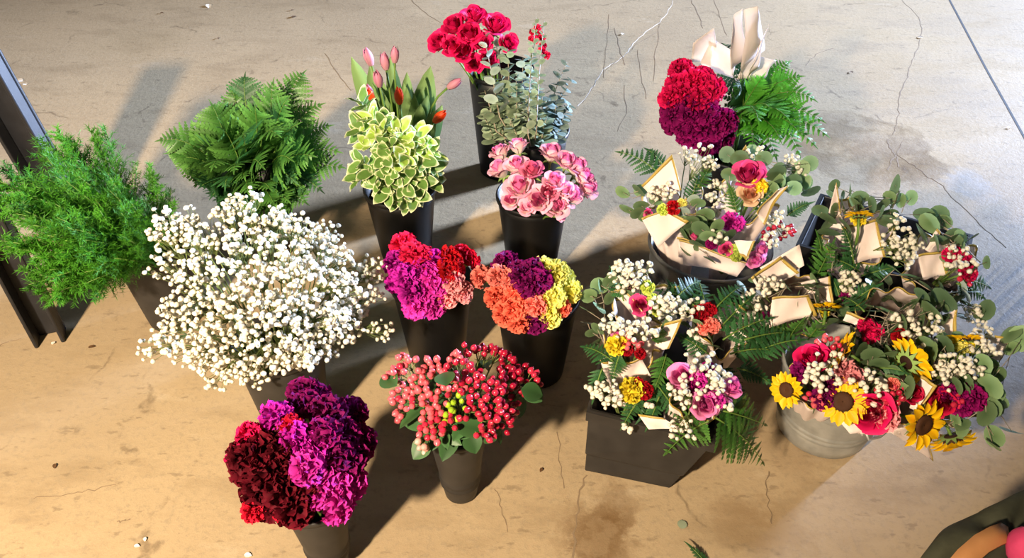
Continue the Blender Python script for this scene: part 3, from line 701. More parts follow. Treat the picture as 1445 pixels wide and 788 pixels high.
# ---------------- variegated leaves
VAR = mat('variegated_leaf', '64883e', 'eceebe', rough=.45, var=.14, transl=.2, pos=(.6, .95), spec=.35); VAR2 = mat('variegated_leaf_lime', '9cba4c', 'eff2c4', rough=.45, var=.1, transl=.2, pos=(.45, .95))
VL = [leaf_mesh(VAR, .30, cup=.12, nu=6, nv=9, wave=.03, edge=True), leaf_mesh(VAR2, .28, cup=.05, nu=6, nv=9, wave=.03, edge=True)]
D_V = Dome(560, 222, .38, .125, .13, .16)
vh = pts('508,142 520,164 540,172 562,184 535,186 505,180 515,205 548,204 575,200 592,192 595,208 570,225 540,225 505,230 520,245 550,250 580,240 600,228 612,215 612,240 595,258 570,268 545,275 560,288 530,262 502,252 585,278 610,256 575,285')
for i, c in enumerate(vh):
    p, n = D_V.hit(c[0], c[1]); f = foot_of('V'); ax = (n * .6 + Vector((0, -.15, .5)) + jit(.2)).normalized(); p = p - n * .015; pcs = [stem_piece(p - ax * .005, ax, f, via_of('V', p), .002)]
    k = random.choice((6, 7, 8)); kind = 0 if (c[1] > 225 or random.random() < .35) else 1
    e = ax.orthogonal().normalized(); g = ax.cross(e); ro = random.uniform(0, 6)
    for q in range(k):
        a = ro + q * 2.4; op = .35 + .9 * (q / k); x = (e * math.cos(a) + g * math.sin(a)) * math.sin(op + .2) + ax * math.cos(op + .2)
        pcs.append(('leaf', VL[kind], frame_xz(p - ax * .012 * q / k, x, ax, random.uniform(.038, .06))))
    place(pcs, ('thing', 'pittosporum_sprig', 'cream edged green variegated leaf sprig in front of the tulips', 'leaf sprig', f, 'variegated leaf sprigs'))
# ---------------- eucalyptus
EUC = {'blue': mat('eucalyptus_blue', '9fb5a6', 'b9c9bf', rough=.55, var=.15, transl=.1), 'sage': mat('eucalyptus_sage', '7f9478', '9fb08f', rough=.55, var=.2, transl=.1), 'dark': mat('eucalyptus_dark', '5e7068', '7b8b80', rough=.55, var=.2, transl=.08),
       'dollar': mat('eucalyptus_dollar', '5d7a4c', '7f9a6c', rough=.5, var=.25, transl=.15), 'deep': mat('eucalyptus_deep', '4b6340', '647c56', rough=.5, var=.2, transl=.12)}
def round_leaf(m):
    mb = MB(); n = 12; vs = [(0, 0, 0), (.5, 0, .02)]; fs = []
    for i in range(n + 1):
        a = math.pi - 2 * math.pi * i / n; vs.append((.53 - .5 * -math.cos(a) * 1 if False else .5 + .5 * math.cos(a), .47 * math.sin(a), .06 * math.sin(a) ** 2 - .03))
    for i in range(n): fs.append((1, 2 + i, 3 + i))
    mb.add(vs, fs, [0, 0] + [1] * (n + 1)); return mb.mesh('leaf', m)
EL = {k: round_leaf(v) for k, v in EUC.items()}
def euc_stem(p0, p1, foot, via, ck, n, lr, spec, bare=0.0):
    """stem with paired round leaves between p0 (low) and p1 (tip)"""
    mb = MB(); mid = p0.lerp(p1, .5) + jit(.012); path = [p0 * (1 - t) ** 2 + mid * 2 * t * (1 - t) + p1 * t * t for t in [i / 8 for i in range(9)]]
    mb.tube([foot - foot] + [via - foot] + [q - foot for q in path], .0022, .001, 4)
    pcs = [('stem', mb.mesh('stem', mat('eucalyptus_twig', '9c8f7c', rough=.6)), Matrix.Translation(foot))]
    d = (p1 - p0).normalized(); e = d.orthogonal().normalized(); g = d.cross(e)
    for k in range(n):
        t = bare + (1 - bare) * (k + .5) / n; t8 = min(7.99, t * 8); p = path[int(t8)].lerp(path[int(t8) + 1], t8 % 1); s = lr * 1.3 * (1.0 - .45 * t) * random.uniform(.85, 1.15)
        a0 = k * 1.57 + random.uniform(-.3, .3)
        for s_ in (0, math.pi):
            a = a0 + s_; x = e * math.cos(a) + g * math.sin(a) + d * .35
            pcs.append(('leaf', EL[ck], frame_xz(p, x, d + jit(.3) + Vector((0, -.2, .2)), s)))
    return place(pcs, spec)
EN = {'blue': 'pale blue-green', 'sage': 'sage green', 'dark': 'dark grey-green'}
for x0, y0, x1, y1, z, ck, n, lr in ((705, 165, 682, 48, .56, 'blue', 9, .032), (722, 165, 700, 60, .52, 'sage', 9, .034), (718, 170, 716, 68, .54, 'sage', 12, .036), (735, 175, 738, 82, .52, 'blue', 12, .036), (750, 175, 748, 78, .52, 'blue', 12, .034), (745, 190, 757, 26, .58, 'sage', 11, .022),
                                     (757, 185, 768, 30, .58, 'sage', 11, .020), (765, 185, 800, 88, .48, 'dark', 10, .032), (770, 190, 808, 112, .45, 'dark', 11, .034), (772, 195, 806, 148, .40, 'dark', 10, .034), (700, 185, 684, 128, .46, 'sage', 8, .034), (698, 200, 680, 160, .40, 'sage', 9, .032), (715, 205, 700, 140, .45, 'sage', 10, .034),
                                     (730, 205, 722, 130, .46, 'blue', 10, .036), (745, 210, 742, 135, .46, 'blue', 10, .036), (760, 210, 765, 130, .46, 'dark', 10, .038), (775, 205, 785, 140, .44, 'dark', 10, .036), (755, 195, 758, 105, .50, 'sage', 11, .034), (725, 190, 728, 110, .50, 'sage', 11, .036), (780, 200, 795, 165, .40, 'dark', 8, .034), (735, 212, 720, 170, .42, 'sage', 8, .036), (765, 208, 772, 165, .42, 'sage', 8, .038)):
    f = foot_of('E'); q1_ = P(x1, y1, z); q0 = P(x0, y0, z - .14 if y0 - y1 > 60 else z - .09); v = via_of('E', q0)
    euc_stem(q0, q1_, f, v, ck, n, lr, ('thing', 'eucalyptus_stem', EN[ck] + ' eucalyptus stem in the tall bucket beside the hot pink roses', 'eucalyptus', f, EN[ck] + ' eucalyptus stems'))

# ================================================================== WRAPPED BOUQUETS
PAPER = mat('blush_paper', 'f3e2da', rough=.6, var=.03, transl=.12, noise=9, nstr=.06, spec=.25); GOLD = mat('gold_edge', 'b49a4a', rough=.45, var=.04, spec=.5); CELLO = mat('white_tissue', 'f0e6df', rough=.3, var=.02, transl=.3, spec=.5)
def solid(o, t):
    s = o.modifiers.new('solid', 'SOLIDIFY'); s.thickness = t; s.offset = 0
def wrap(parent, foot, centre, axis, rad, seed, corners=4, tall=.05, low=-.02):
    """cone of paper: pleats, pointed corners, gold edge"""
    rnd = random.Random(seed); L_ = (centre - foot).length; ph = rnd.uniform(0, 6); a = Vector(axis).normalized(); e = a.orthogonal().normalized(); g = a.cross(e)
    def pt(u, v):
        th = u * 2 * math.pi * 1.02; c = abs(math.cos(th * corners / 2 + ph)) ** 3
        k = v ** .8; rad_ = rad * .8; rr = .02 + (rad_ - .02) * k * (1 + .18 * c * v) + .007 * math.sin(th * 9 + seed) * v; top = low + tall * c + .008 * math.sin(th * 5 + seed)
        base = foot.lerp(centre, v); q = base + (e * math.cos(th) + g * math.sin(th)) * rr + a * top * v ** 2
        return q - foot
    mb = MB(); mb.grid(lambda u, v: pt(u, v), 64, 8); T = Matrix.Translation(foot)
    w_ = part('paper_wrap', mb.mesh('paper_wrap', PAPER), parent, T); solid(w_, .0008)
    mb = MB(); mb.grid(lambda u, v: pt(u, .978 + .024 * v), 64, 1); gg = part('gold_edge', mb.mesh('gold_edge', GOLD), w_, T); solid(gg, .0022)
    return w_
def flap(parent, corners, gold=(0, 1), bulge=.008, m=None, name='paper_fold', gw=.006, lift=.035):
    """a folded sheet given by its corners (pixel + height): a,b,c,d in order; gold on the named sides"""
    q = [P(c[0], c[1], c[2] + (lift if c[2] > .15 else 0)) for c in corners]
    if len(q) == 3: q.append(q[2].lerp(q[0], .5))
    o = q[0].copy(); nrm = (q[1] - q[0]).cross(q[3] - q[0]).normalized()
    def pt(u, v):
        p = q[0].lerp(q[1], u).lerp(q[3].lerp(q[2], u), v); return p + nrm * bulge * math.sin(math.pi * u) * math.sin(math.pi * v * .8 + .3) + nrm * .003 * math.sin(7 * u + 4 * v) - o
    mb = MB(); mb.grid(pt, 8, 8); T = Matrix.Translation(o); f_ = part(name, mb.mesh(name, m or PAPER), parent, T); solid(f_, .0008)
    W1 = max((q[1] - q[0]).length, .01); W2 = max((q[3] - q[0]).length, .01); a = min(.3, gw / W1); b_ = min(.3, gw / W2)
    for s in gold:
        fn = {0: lambda u, v: pt(u, v * b_), 1: lambda u, v: pt(1 - v * a, u), 2: lambda u, v: pt(u, 1 - v * b_), 3: lambda u, v: pt(v * a, u)}[s]
        mb = MB(); mb.grid(fn, 8, 1); gg = part('gold_edge', mb.mesh('gold_edge', GOLD), f_, T); solid(gg, .0024)
    return f_
# sunflower
SUNP = mat('sunflower_ray', 'f0a800', 'fccf12', rough=.55, var=.08, transl=.15); SUND = mat('sunflower_disc', '2a1408', '4a2a10', rough=.8, noise=300, nstr=.5)
SRAY = leaf_mesh(SUNP, .30, cup=.2, nu=4, nv=5, fold=.2, name='ray_petal')
mb = MB(); mb.lathe([(.02, -.25), (.3, -.22), (.40, -.05), (.42, .05), (.35, .12), (.2, .10), (.02, .06)], 14); SDISC = mb.mesh('disc', SUND)
mb = MB()
for k in range(12):
    a = k * .5236; ca, sa = math.cos(a), math.sin(a); mb.add([(ca * .3 - sa * .12, sa * .3 + ca * .12, -.2), (ca * .3 + sa * .12, sa * .3 - ca * .12, -.2), (ca * .85, sa * .85, -.12)], [(0, 1, 2)])
SBR = mb.mesh('bracts', CALYX, False)
def sunflower(pos, axis, r, foot, via, spec, close=0.0):
    M = frame(pos, axis, random.uniform(0, 6), r); pcs = [('disc', SDISC, M), ('bracts', SBR, M)]
    for k in range(19):
        a = k * 2 * math.pi / 19; l = random.uniform(.56, .70)
        Q = M @ Matrix.Rotation(a + random.uniform(-.06, .06), 4, 'Z') @ Matrix.Translation((.40, 0, .0 if k % 2 else -.05)) @ Matrix.Rotation(-(close + random.uniform(-.12, .25)), 4, 'Y') @ Matrix.Scale(l, 4)
        pcs.append(('ray_petal', SRAY, Q))
    pcs.append(stem_piece(pos - Vector(axis) * r * .2, Vector(axis), foot, via, .0035)); return place(pcs, spec)
RKIND = {'rose': 'rose', 'car': 'carnation'}
def bouquet(label, foot, dome, items, wrapspec=None, flaps=(), group=None):
    foot = Vector(foot); t = thing('wrapped_bouquet', label, 'bouquet', foot, group); up = (dome.c - foot).normalized(); neck = foot.lerp(dome.c, .55)
    if wrapspec: wrap(t, foot, dome.c + up * wrapspec.get('off', 0), up, wrapspec['r'], wrapspec['seed'], wrapspec.get('n', 4), wrapspec.get('tall', .05), wrapspec.get('low', -.02))
    for c, g_, *rest in flaps: flap(t, c, g_, *(rest or ()))
    for line in items.strip().split(';'):
        tk = line.split()
        if not tk: continue
        kind, *opt = tk[0].split(':'); cs = tk[1:]
        if kind == 'euc':
            ck = opt[0] if opt else 'dollar'; P3 = []
            for c in cs:
                v = [float(x) for x in c.split(',')]; p, n = dome.hit(v[0], v[1], 1.06); P3.append((p + n * .004, n, (v[2] if len(v) > 2 else 26)))
                for _ in range(2):
                    p, n = dome.hit(v[0] + random.uniform(-26, 26), v[1] + random.uniform(-14, 24), random.uniform(.86, .97)); P3.append((p, n, random.uniform(20, 29)))
            P3s = sorted(P3, key=lambda q: (q[0] - neck).length); mb = MB(); prev = neck
            for p, n, s in P3s:
                mb.tube([prev - foot, prev.lerp(p, .5) - foot + jit(.006) - Vector((0, 0, .008)), p - foot], .0011, .0008, 4); prev = prev.lerp(p, .7)
            st = part('eucalyptus', mb.mesh('eucalyptus', mat('eucalyptus_twig', '9c8f7c', rough=.6)), t, Matrix.Translation(foot))
            for p, n, s in P3s:
                m_ = s / FPX * (p - ORG).length; z = (n * .5 + (ORG - p).normalized() * .55 + jit(.35)).normalized(); x = (p - neck + jit(.03)); M = frame_xz(p, x, z, m_ * random.uniform(.92, 1.08)); M.translation = p - M.to_3x3() @ Vector((.5, 0, 0)); part('leaf', EL[ck if random.random() < .75 else 'deep'], st, M)
            continue
        if kind == 'fern':
            for c in cs:
                a, b_ = c.split('>'); a = [float(x) for x in a.split(',')]; b_ = [float(x) for x in b_.split(',')]
                p0, _ = dome.hit(a[0], a[1], .9) if len(a) < 3 else (P(*a), 0); p1, n1 = dome.hit(b_[0], b_[1], 1.0) if len(b_) < 3 else (P(*b_), 0)
                L_ = (p1 - p0).length; place(frond_pieces(p0, p1, L_ * .36, opt[0] if opt else 'd', .05, .07, nm=max(8, int(L_ / .017)), face=(0, -.7, .8)), ('part', 'fern_frond', t))
            continue
        for c in cs:
            v = [float(x) for x in c.split(',')]; p, n = dome.hit(v[0], v[1]); ax = tilt(n, .25); sz = v[2] if len(v) > 2 else None
            if sz: sz = sz / 2 / FPX * (p - ORG).length
            if kind == 'bb': breath(p + n * .012, ax, neck.copy(), neck.lerp(p, .5), int(v[3]) if len(v) > 3 else 15, sz or .026, ('part', 'babys_breath', t), fr=.0058)
            elif kind == 'rose': rose(p - n * .01, tilt(n, .2), sz or .026, opt[0], neck.copy(), neck.lerp(p, .5), ('part', 'rose', t), petals=8)
            elif kind == 'car': carnation(p - n * .008, ax, sz or .024, opt[0], neck.copy(), neck.lerp(p, .5), ('part', 'carnation', t))
            elif kind == 'hyp': hypericum(p, ax, neck.copy(), neck.lerp(p, .5), opt[0], 6, .0062, ('part', 'berry_sprig', t), leaves=0, spread=.016)
            elif kind == 'sun':
                d = {'f': ax, 'l': Vector((-.8, -.5, .35)), 'r': Vector((1, .5, .1)), 'w': Vector((-1, .5, .25)), 'b': Vector((.3, -.5, -.6)), 'u': Vector((.1, .75, .65)), 'd': Vector((.35, -.8, .35)), 'c': (ORG - p).normalized()}[opt[0] if opt else 'f'].normalized()
                sunflower(p + n * .005, d, (sz or .034), neck.copy(), neck.lerp(p, .5), ('part', 'sunflower', t), close=.25 if opt and opt[0] in 'lrudwb' else .1)
    return t
bT = BK['T'][0]; bS = BK['S'][0]
BX1 = b1.lerp(b2, .5) ; BX1.z = 0
BX2c = q1 + vx * BOX2[3] * .5 + vy * .13
# --- tub
bouquet('wrapped bouquet with red carnation bud and round leaves at the near rim of the tub', bT + Vector((-.06, 0, .015)), Dome(948, 282, .30, .11, .10, .09),
    'bb 925,275 942,270 985,228,50,22 968,222 1000,238; car:scar 951,294,22; car:yel 963,288,16; car:lime 935,297,18; rose:pinkr 912,303,14; euc 903,270 906,290 902,300; euc 983,287,24 994,302,28 1002,318 985,322 975,310; euc:blue 977,281,18; fern 930,245>875,215 940,240>915,212; fern:g 985,265>1000,240; fern:d 975,290>985,250',
    dict(r=.085, seed=3, tall=.06, low=-.03), [(((905, 308, .27), (938, 296, .29), (972, 312, .27), (928, 350, .20)), (0, 1)), (((905, 262, .33), (948, 218, .42), (962, 268, .34), (925, 285, .30)), (0, 1))])
bouquet('wrapped bouquet topped by a bright pink rose and a peach rose', bT + Vector((.05, .04, .015)), Dome(1060, 272, .32, .12, .11, .10),
    'rose:pinkr 1055,246,44; car:byel 1073,262,24; rose:peach 1058,275,32; car:hot 1033,317,34; bb 1066,222 1112,232 1120,245 1015,262 1010,280 1008,298; bb 1088,302,40,20 1100,318; hyp:rose 1108,330 1118,328 1096,322; euc 1094,246,30 1077,226 1118,266,24 1128,240 1044,226 1130,258; fern:d 1110,305>1140,288 1060,300>1100,262; fern:g 1040,300>1030,265',
    dict(r=.095, seed=5, tall=.06, low=-.04), [(((1040, 225, .36), (1052, 205, .42), (1056, 225, .36), (1045, 240, .33)), (0, 1)), (((1068, 300, .33), (1098, 268, .37), (1112, 262, .37), (1078, 318, .30)), (0, 2), .02)])
bouquet('wrapped bouquet with dusky mauve roses over the near rim of the tub', bT + Vector((.02, -.06, .015)), Dome(1030, 350, .25, .10, .08, .07),
    'rose:mauve 1076,352,24 1066,368,24 1074,368,20; rose:pinkr 1025,352,20 975,334,18; bb 1012,340 1080,340; car:lime 1040,362,18 1036,352,16; car:wine 1003,343,18; hyp:dark 1085,335; euc 990,325,30 1000,335 1012,322; euc:deep 975,322 968,332 985,345',
    None, [(((958, 338, .235), (1055, 372, .22), (1040, 390, .17), (965, 372, .16)), (0,)), (((955, 335, .23), (990, 345, .23), (985, 370, .17), (958, 362, .17)), (0, 1)), (((1036, 340, .29), (1066, 340, .30), (1053, 368, .26), (1045, 360, .26)), (1, 2))])
# --- front black box
bouquet('wrapped bouquet with one magenta rosebud and cream flowers in the front black box', BX1 + uy * .30 + Vector((-.0, 0, .015)), Dome(910, 420, .33, .105, .10, .09),
    'bb 885,385 895,398,44,20 905,385 888,405 878,392 925,430 945,428 960,440 935,440 970,432; rose:pinkr 903,432,32; car:lime 914,404,22 922,425,22 930,440,18; car:wine 888,400,20; euc 848,434,24 850,404,22 862,398; euc:blue 838,468,22; fern:d 880,425>862,378 955,420>985,398',
    dict(r=.085, seed=8, tall=.05, low=-.03), [(((862, 412, .33), (878, 408, .36), (920, 455, .32), (905, 460, .28)), (0, 1))])
bouquet('wrapped bouquet with a yellow carnation and red berries beside its paper wrap', BX1 + uy * .17 + Vector((-.03, 0, .015)), Dome(888, 488, .30, .09, .09, .08),
    'car:byel 869,487,34; rose:mauve 872,468,22; hyp:coral 893,484; car:dkred 884,492,22 905,500,18; bb 878,468 895,470 910,468 866,462; euc:blue 850,462,14; fern:d 865,510>825,490 850,520>838,560 875,500>865,535; euc:deep 940,462,20; fern:g 920,480>940,470',
    dict(r=.07, seed=11, tall=.06, low=-.03), [(((918, 462, .31), (962, 450, .36), (945, 492, .28), (905, 500, .25)), (0, 1)), (((870, 520, .27), (905, 505, .28), (918, 530, .24), (880, 535, .23)), (0,))])
bouquet('small wrapped bouquet with yellow and red carnations at the box corner', BX1 + uy * .07 + Vector((-.05, 0, .015)), Dome(890, 550, .25, .085, .06, .06),
    'bb 856,548,44,20 865,562 845,552 885,598,20,5 912,572,20,5; car:byel 892,552,38; car:dkred 911,552,28 900,540,20; fern:d 905,560>880,600 930,560>915,600 925,540>960,590 945,540>905,590; fern:g 940,500>925,545', None, [(((900, 585, .2), (935, 590, .2), (960, 606, .19), (915, 606, .18)), (0,))])
bouquet('wrapped bouquet of mauve pink roses thick with baby\'s breath', BX1 + uy * .12 + ux * .09 + Vector((0, 0, .015)), Dome(985, 550, .28, .085, .085, .075),
    'rose:mauve 962,530,42 1033,548,38 994,574,42; car:hot 985,534,26 1014,566,28 1005,555,22; car:wine 975,545,26 1000,520,26; bb 985,520,56,24 1010,530,44,18 970,560,40,16 1000,548,40,16 960,548,36,12 1020,570,24,8 968,598,44,18; fern:g 1010,590>1078,655,.10 1000,595>940,640,.13 1020,580>1080,600,.2; fern:d 1025,575>1060,640,.13',
    dict(r=.07, seed=14, tall=.03, low=-.03))
bouquet('leafy wrapped bouquet with dark red carnation tucked behind the mauve roses', BX1 + uy * .30 + ux * .13 + Vector((0, 0, .015)), Dome(1020, 450, .30, .12, .10, .08),
    'car:dkred 988,442,30 1000,435,22; car:salm 1003,460,26 993,464,22; bb 972,440 985,470,20,6; euc 1003,478,22 985,455,18; fern:d 990,440>930,410 995,430>985,396 1010,435>1045,405 960,430>945,400 1020,480>1085,450 1030,500>1090,495 1000,500>960,475 1040,520>1085,540 1010,470>1060,420 1050,480>1110,470 1060,500>1130,480 1010,520>1050,560', dict(r=.08, seed=17, tall=.05, low=-.05))
# --- rear black box
bouquet('wrapped bouquet with tall white paper fold and yellow flower in the rear black box', q1 + vx * .11 + vy * .10 + Vector((0, 0, .02)), Dome(1212, 330, .36, .11, .11, .09),
    'sun:u 1212,306,36; car:byel 1212,307,20; bb 1262,318 1268,335 1262,350 1275,352 1255,340 1280,345; bb 1272,362,30,14; euc 1200,270,20 1214,280,24 1262,264,30 1284,281,20 1242,302,24 1178,300; euc:deep 1190,292,26 1230,292 1170,310; euc 1180,362,26 1160,392,34 1198,390,30; fern:d 1205,372>1192,325 1215,385>1175,365 1215,390>1260,378; fern:g 1160,380>1155,335 1150,395>1175,345',
    dict(r=.09, seed=21, tall=.06, low=-.04), [(((1188, 322, .37), (1238, 309, .39), (1249, 362, .31), (1205, 372, .29)), (0, 1)), (((1163, 322, .34), (1180, 258, .47), (1186, 300, .39), (1192, 345, .31)), (1,), .02), (((1183, 285, .4), (1200, 278, .41), (1206, 300, .37), (1188, 305, .36)), (0, 1))])
bouquet('wrapped bouquet with red carnations at the far end of the rear black box', q1 + vx * .33 + vy * .10 + Vector((0, 0, .02)), Dome(1328, 375, .34, .10, .11, .09),
    'bb 1350,362 1358,372 1345,378,24,9; car:crim 1345,358,26 1362,366,22 1370,385,24; hyp:rose 1368,392; euc 1312,318,30 1326,304,24 1340,340,26 1358,341,22 1390,371,18 1322,345,28; euc:deep 1310,405,30 1345,425,32 1290,395,26 1380,440,18; euc:blue 1362,415,22; fern:d 1355,395>1395,405 1350,400>1388,420; bb 1368,432 1375,445; euc 1255,415,26 1290,435,30 1265,380,22 1232,400,22',
    dict(r=.09, seed=24, tall=.05, low=-.04), [(((1296, 360, .36), (1333, 354, .37), (1338, 388, .31), (1302, 395, .30)), (0, 1)), (((1305, 352, .36), (1322, 322, .40), (1328, 328, .40), (1312, 358, .36)), (1,))])
bouquet('wrapped bouquet with pointed blush fold and yellow petals between the two boxes', q4 + vx * .02 + vy * -.04 + Vector((0, 0, .02)), Dome(1120, 430, .30, .11, .09, .08),
    'bb 1075,412 1092,402 1068,425 1078,445 1062,450; sun:u 1163,434,40; car:byel 1166,438,20; car:wine 1078,446,12; bb 1192,400 1200,412 1188,408; car:wine 1198,420,20; euc 1065,440,24 1078,432 1110,405,22 1150,405,24 1070,398,20; euc:deep 1165,455,34 1185,452,30 1145,410,20; fern:g 1120,480>1080,455 1110,485>1130,455 1140,480>1160,455 1090,490>1050,480; fern:d 1200,430>1235,405 1185,420>1175,395',
    dict(r=.085, seed=27, tall=.05, low=-.05), [(((1090, 420, .34), (1141, 417, .35), (1153, 445, .30), (1085, 462, .27)), (0, 1)), (((1060, 392, .31), (1102, 362, .35), (1128, 385, .32), (1075, 415, .28)), (0, 1), .015), (((1130, 400, .33), (1172, 390, .34), (1178, 440, .28), (1150, 425, .29)), (1,)), (((1072, 378, .3), (1128, 345, .36), (1135, 375, .32), (1090, 400, .28)), (), .012)])
bouquet('wrapped bouquet with dark red carnations amid round leaves, middle of the rear box', q4 + vx * .22 - vy * .06 + Vector((0, 0, .02)), Dome(1262, 455, .32, .12, .10, .09),
    'car:crim 1222,462,26 1232,470,26 1225,478,20; car:dkred 1270,475,22; bb 1285,465 1300,478 1292,490 1312,460 1262,448,16,5 1278,448,16,4; euc 1255,440,30 1290,432,34 1205,472,30 1210,492,28 1253,470,38 1250,492,40; euc:deep 1312,440,36 1330,425,40 1225,445,26 1310,500,28 1275,455,24 1300,420,28; euc:blue 1236,440,26; euc 1320,480,26 1335,500,24 1345,490,24; fern:d 1230,500>1215,480 1240,510>1260,490 1220,440>1190,420',
    dict(r=.09, seed=31, tall=.05, low=-.04), [(((1318, 455, .33), (1352, 435, .36), (1348, 485, .29), (1325, 478, .29)), (1,)), (((1195, 440, .33), (1225, 452, .33), (1215, 465, .3), (1190, 452, .31)), (0,))])
# --- sunflower bucket
bouquet('sunflower bouquet with purple carnations and hot pink rose over the bucket edge', bS + Vector((-.04, 0, .02)), Dome(1165, 535, .28, .11, .10, .085),
    'sun:l 1112,550,50; sun:c 1188,566,62; sun:w 1190,498,58; rose:hot 1146,506,46; car:purp 1130,524,34 1162,565,34; hyp:coral 1170,482 1182,492 1155,490 1150,562; bb 1158,520,46,20 1162,535,46,20 1148,540 1178,510,20,5; car:pink 1200,528,40; hyp:coral 1162,568; euc 1130,562,26 1218,572,18; car:wine 1170,545,28',
    dict(r=.08, seed=35, tall=.03, low=-.02), [(((1172, 585, .21), (1215, 600, .21), (1262, 606, .20), (1200, 612, .18)), (0,), .012)])
bouquet('sunflower bouquet with red rose, pink carnation and berries in pleated paper', bS + Vector((.05, -.02, .02)), Dome(1245, 555, .28, .11, .10, .085),
    'sun:r 1282,512,62; sun:d 1300,598,66; rose:hot 1228,582,58; rose:red 1205,578,36; car:pink 1250,590,40; hyp:rose 1240,560 1258,566 1225,572 1268,556; bb 1222,540,50,22 1238,552,44,16; rose:red 1290,556,28; euc 1280,548,34 1252,505,30; euc:deep 1215,500,30 1232,505,30 1240,515,26; car:salm 1262,540,18; fern:d 1240,520>1275,525',
    dict(r=.085, seed=38, tall=.05, low=-.02), [(((1255, 610, .2), (1285, 600, .21), (1312, 615, .17), (1316, 650, .11)), (2,)), (((1300, 530, .33), (1322, 545, .33), (1292, 585, .27), (1284, 575, .27)), (0, 1)), (((1195, 598, .2), (1262, 600, .21), (1270, 612, .18), (1215, 612, .18)), (0,), .012)])
bouquet('sunflower bouquet with wine red carnations and silver-green leaves leaning out over the floor', bS + Vector((.09, .05, .02)), Dome(1345, 540, .29, .12, .11, .09),
    'sun:b 1345,618,56; sun:u 1362,482,44; car:byel 1360,482,28; rose:red 1330,570,38 1312,560,28; car:wine 1372,562,38 1358,575,30 1340,555,26; bb 1335,520 1342,535,40,16 1322,525 1365,525 1350,515; bb 1378,490 1390,502,30,12 1385,478; hyp:rose 1350,560; euc 1385,517,32 1395,546,38 1390,583,34 1425,606,28 1440,480,34 1318,500,30; euc:deep 1335,490,32 1350,500,30 1308,490,28 1350,545,26; euc 1400,575,24 1335,600,22 1358,598,22; car:yel 1358,488,20',
    dict(r=.10, seed=41, tall=.05, low=-.03), [(((1372, 468, .33), (1430, 478, .33), (1412, 508, .29), (1392, 515, .28)), (0, 1))])
# --- tissue rising behind the crimson carnations
f = foot_of('R'); tis = thing('tissue_wrap', 'crumpled blush tissue paper standing up behind the crimson carnations', 'paper', f)
for c, bl in ((((975, 88, .45), (978, 62, .52), (1008, 38, .58), (1012, 88, .46)), .012), (((1032, 98, .47), (1036, 22, .63), (1046, 12, .66), (1058, 80, .49)), .02), (((1045, 104, .45), (1050, 15, .66), (1068, 8, .68), (1078, 70, .50)), -.02), (((1055, 110, .44), (1072, 72, .53), (1085, 32, .62), (1070, 95, .47)), .008), (((1040, 112, .43), (1060, 78, .5), (1095, 85, .48), (1080, 110, .43)), .015), (((985, 95, .44), (1005, 55, .53), (1040, 75, .50), (1035, 110, .43)), -.015)):
    flap(tis, c, (), bl, CELLO, 'tissue_sheet')
mb = MB(); mb.tube([f - f, via_of('R', P(1040, 110, .4)) - f, P(1040, 110, .44) - f], .008, sides=6); part('twist', mb.mesh('twist', CELLO), tis, Matrix.Translation(f))

# ================================================================== BAG, SCRAPS
CANVAS = mat('olive_canvas', '3b3c2c', rough=.85, var=.03, noise=60, nstr=.15, bump=.2); TAN = mat('tan_leather', 'b98251', rough=.6, var=.03, noise=30, nstr=.08); PINK = mat('pink_fabric', 'c23a62', rough=.8, var=.03, noise=40, nstr=.12)
HZ = .36
o2 = [P(1296, 792, HZ), P(1348, 738, HZ), P(1400, 716, HZ), P(1470, 690, HZ), P(1560, 760, HZ), P(1480, 860, HZ), P(1330, 850, HZ)]
cz = sum(o2, Vector()) / len(o2); cz.z = 0
bag = thing('tote_bag', 'dark olive canvas tote bag with a tan leather strap', 'bag', cz); mb = MB(); n = len(o2) * 8
def outline(u):
    k = u * len(o2); i = int(k) % len(o2); t = k - int(k); a, b_, c, d = (o2[(i + j - 1) % len(o2)] for j in range(4))
    return .5 * (2 * b_ + (c - a) * t + (2 * a - 5 * b_ + 4 * c - d) * t * t + (3 * b_ - a - 3 * c + d) * t ** 3)
def bagpt(u, v):
    p = outline(u); p = Vector((p.x, p.y, 0)) - cz
    prof = [(.80, 0), (.84, .02), (.86, HZ * .3), (.90, HZ * .65), (.98, HZ * .95), (1.0, HZ), (.93, HZ + .012), (.7, HZ + .018), (.35, HZ + .02), (.02, HZ + .02)][round(v * 9)]
    q = p * prof[0]; return (q.x + .004 * math.sin(u * 40) * (v < .6), q.y, prof[1] + .006 * math.sin(u * 25) * (v > .5))
mb.grid(bagpt, n, 9, close=True); part('body', mb.mesh('body', CANVAS), bag, Matrix.Translation(cz))
path = [P(1340, 815, HZ + .03), P(1362, 788, HZ + .04), P(1385, 768, HZ + .05), P(1405, 757, HZ + .05), P(1418, 752, HZ + .045), P(1424, 758, HZ + .03)]
mb = MB(); vs_ = []; fs_ = []
for k, p in enumerate(path):
    d = (path[min(k + 1, 5)] - path[max(k - 1, 0)]).normalized(); s_ = d.cross(Vector((0, -.3, 1))).normalized() * .0145; u_ = Vector((0, 0, .0022))
    vs_ += [p + s_ + u_ - cz, p - s_ + u_ - cz, p - s_ - u_ - cz, p + s_ - u_ - cz]
for k in range(5):
    for i in range(4): fs_.append((k * 4 + i, k * 4 + (i + 1) % 4, k * 4 + 4 + (i + 1) % 4, k * 4 + 4 + i))
fs_ += [(3, 2, 1, 0), (20, 21, 22, 23)]
mb.add(vs_, fs_); part('strap', mb.mesh('strap', TAN), bag, Matrix.Translation(cz))
c = P(1450, 772, HZ + .05); mb = MB(); random.seed(3)
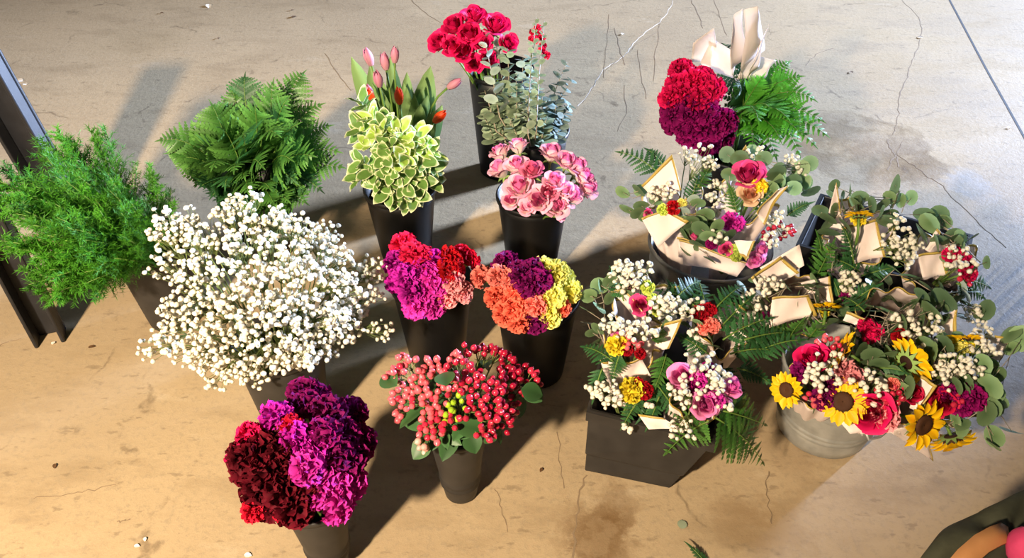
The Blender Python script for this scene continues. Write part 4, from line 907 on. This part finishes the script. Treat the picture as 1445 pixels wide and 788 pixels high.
mb.grid(lambda u, v: ((.030 + .004 * math.sin(u * 12.56)) * math.sin(v * math.pi) * math.cos(u * 6.283), (.030 + .003 * math.sin(u * 18.8)) * math.sin(v * math.pi) * math.sin(u * 6.283), -.036 * math.cos(v * math.pi)), 16, 10, close=True)
single('pink_bundle', mb.mesh('pink_bundle', PINK), 'rounded bright pink bundle lying on the olive tote', 'bundle', Matrix.Translation(c))
# small petal and leaf scraps lying on the floor
SC = [('white', 'eee6d6', '33,116,.035 38,122,.02 295,6,.03 1213,38,.02'), ('tan', '6a4a2a', '78,656,.016 125,492,.02 765,660,.014 232,18,.015 410,27,.03 412,16,.02')]
PETAL = leaf_mesh(mat('scrap_white', 'efe8dc', rough=.7), .35, name='petal_scrap'); BITS = leaf_mesh(mat('scrap_brown', '5b4026', rough=.8), .3, name='leaf_scrap')
for c in pts('33,116,.05 38,121,.025 295,7,.04 1302,54,.025 1425,180,.02 190,772,.012 345,785,.016 205,760,.01 878,50,.02 74,488,.014'):
    single('petal_scrap', PETAL, 'tiny pale petal scrap on the bare floor', 'petal', frame_xz(P(c[0], c[1]) + Vector((0, 0, .004)), (random.uniform(-1, 1), random.uniform(-1, 1), .02), (0, 0, 1), c[2]), 'pale petal scraps')
for c in pts('78,656,.014 125,492,.018 765,662,.012 226,19,.02 412,26,.035 411,16,.02 1203,104,.02 308,56,.02'):
    single('leaf_scrap', BITS, 'tiny brown dried leaf scrap on the bare floor', 'leaf', frame_xz(P(c[0], c[1]) + Vector((0, 0, .004)), (random.uniform(-1, 1), random.uniform(-1, 1), .02), (0, 0, 1), c[2]), 'brown leaf scraps')
single('round_leaf', round_leaf(mat('floor_leaf', '8f9a80', rough=.6)), 'single grey-green round leaf lying on the stained floor', 'leaf', frame_xz(P(962, 748) + Vector((0, 0, .004)), (.2, 1, 0), (0, 0, 1), .022))
fr = thing('fern_scrap', 'broken dark green fern tip lying alone on the floor', 'fern', P(990, 790)); 
for n_, me, M in frond_pieces(P(1000, 800, .004), P(977, 774, .02), .012, 'd', .05, .05, nm=6, face=(0, 0, 1)): part(n_, me, fr, M)
n_ = [o for o in bpy.data.objects]
print('objects', len(n_))
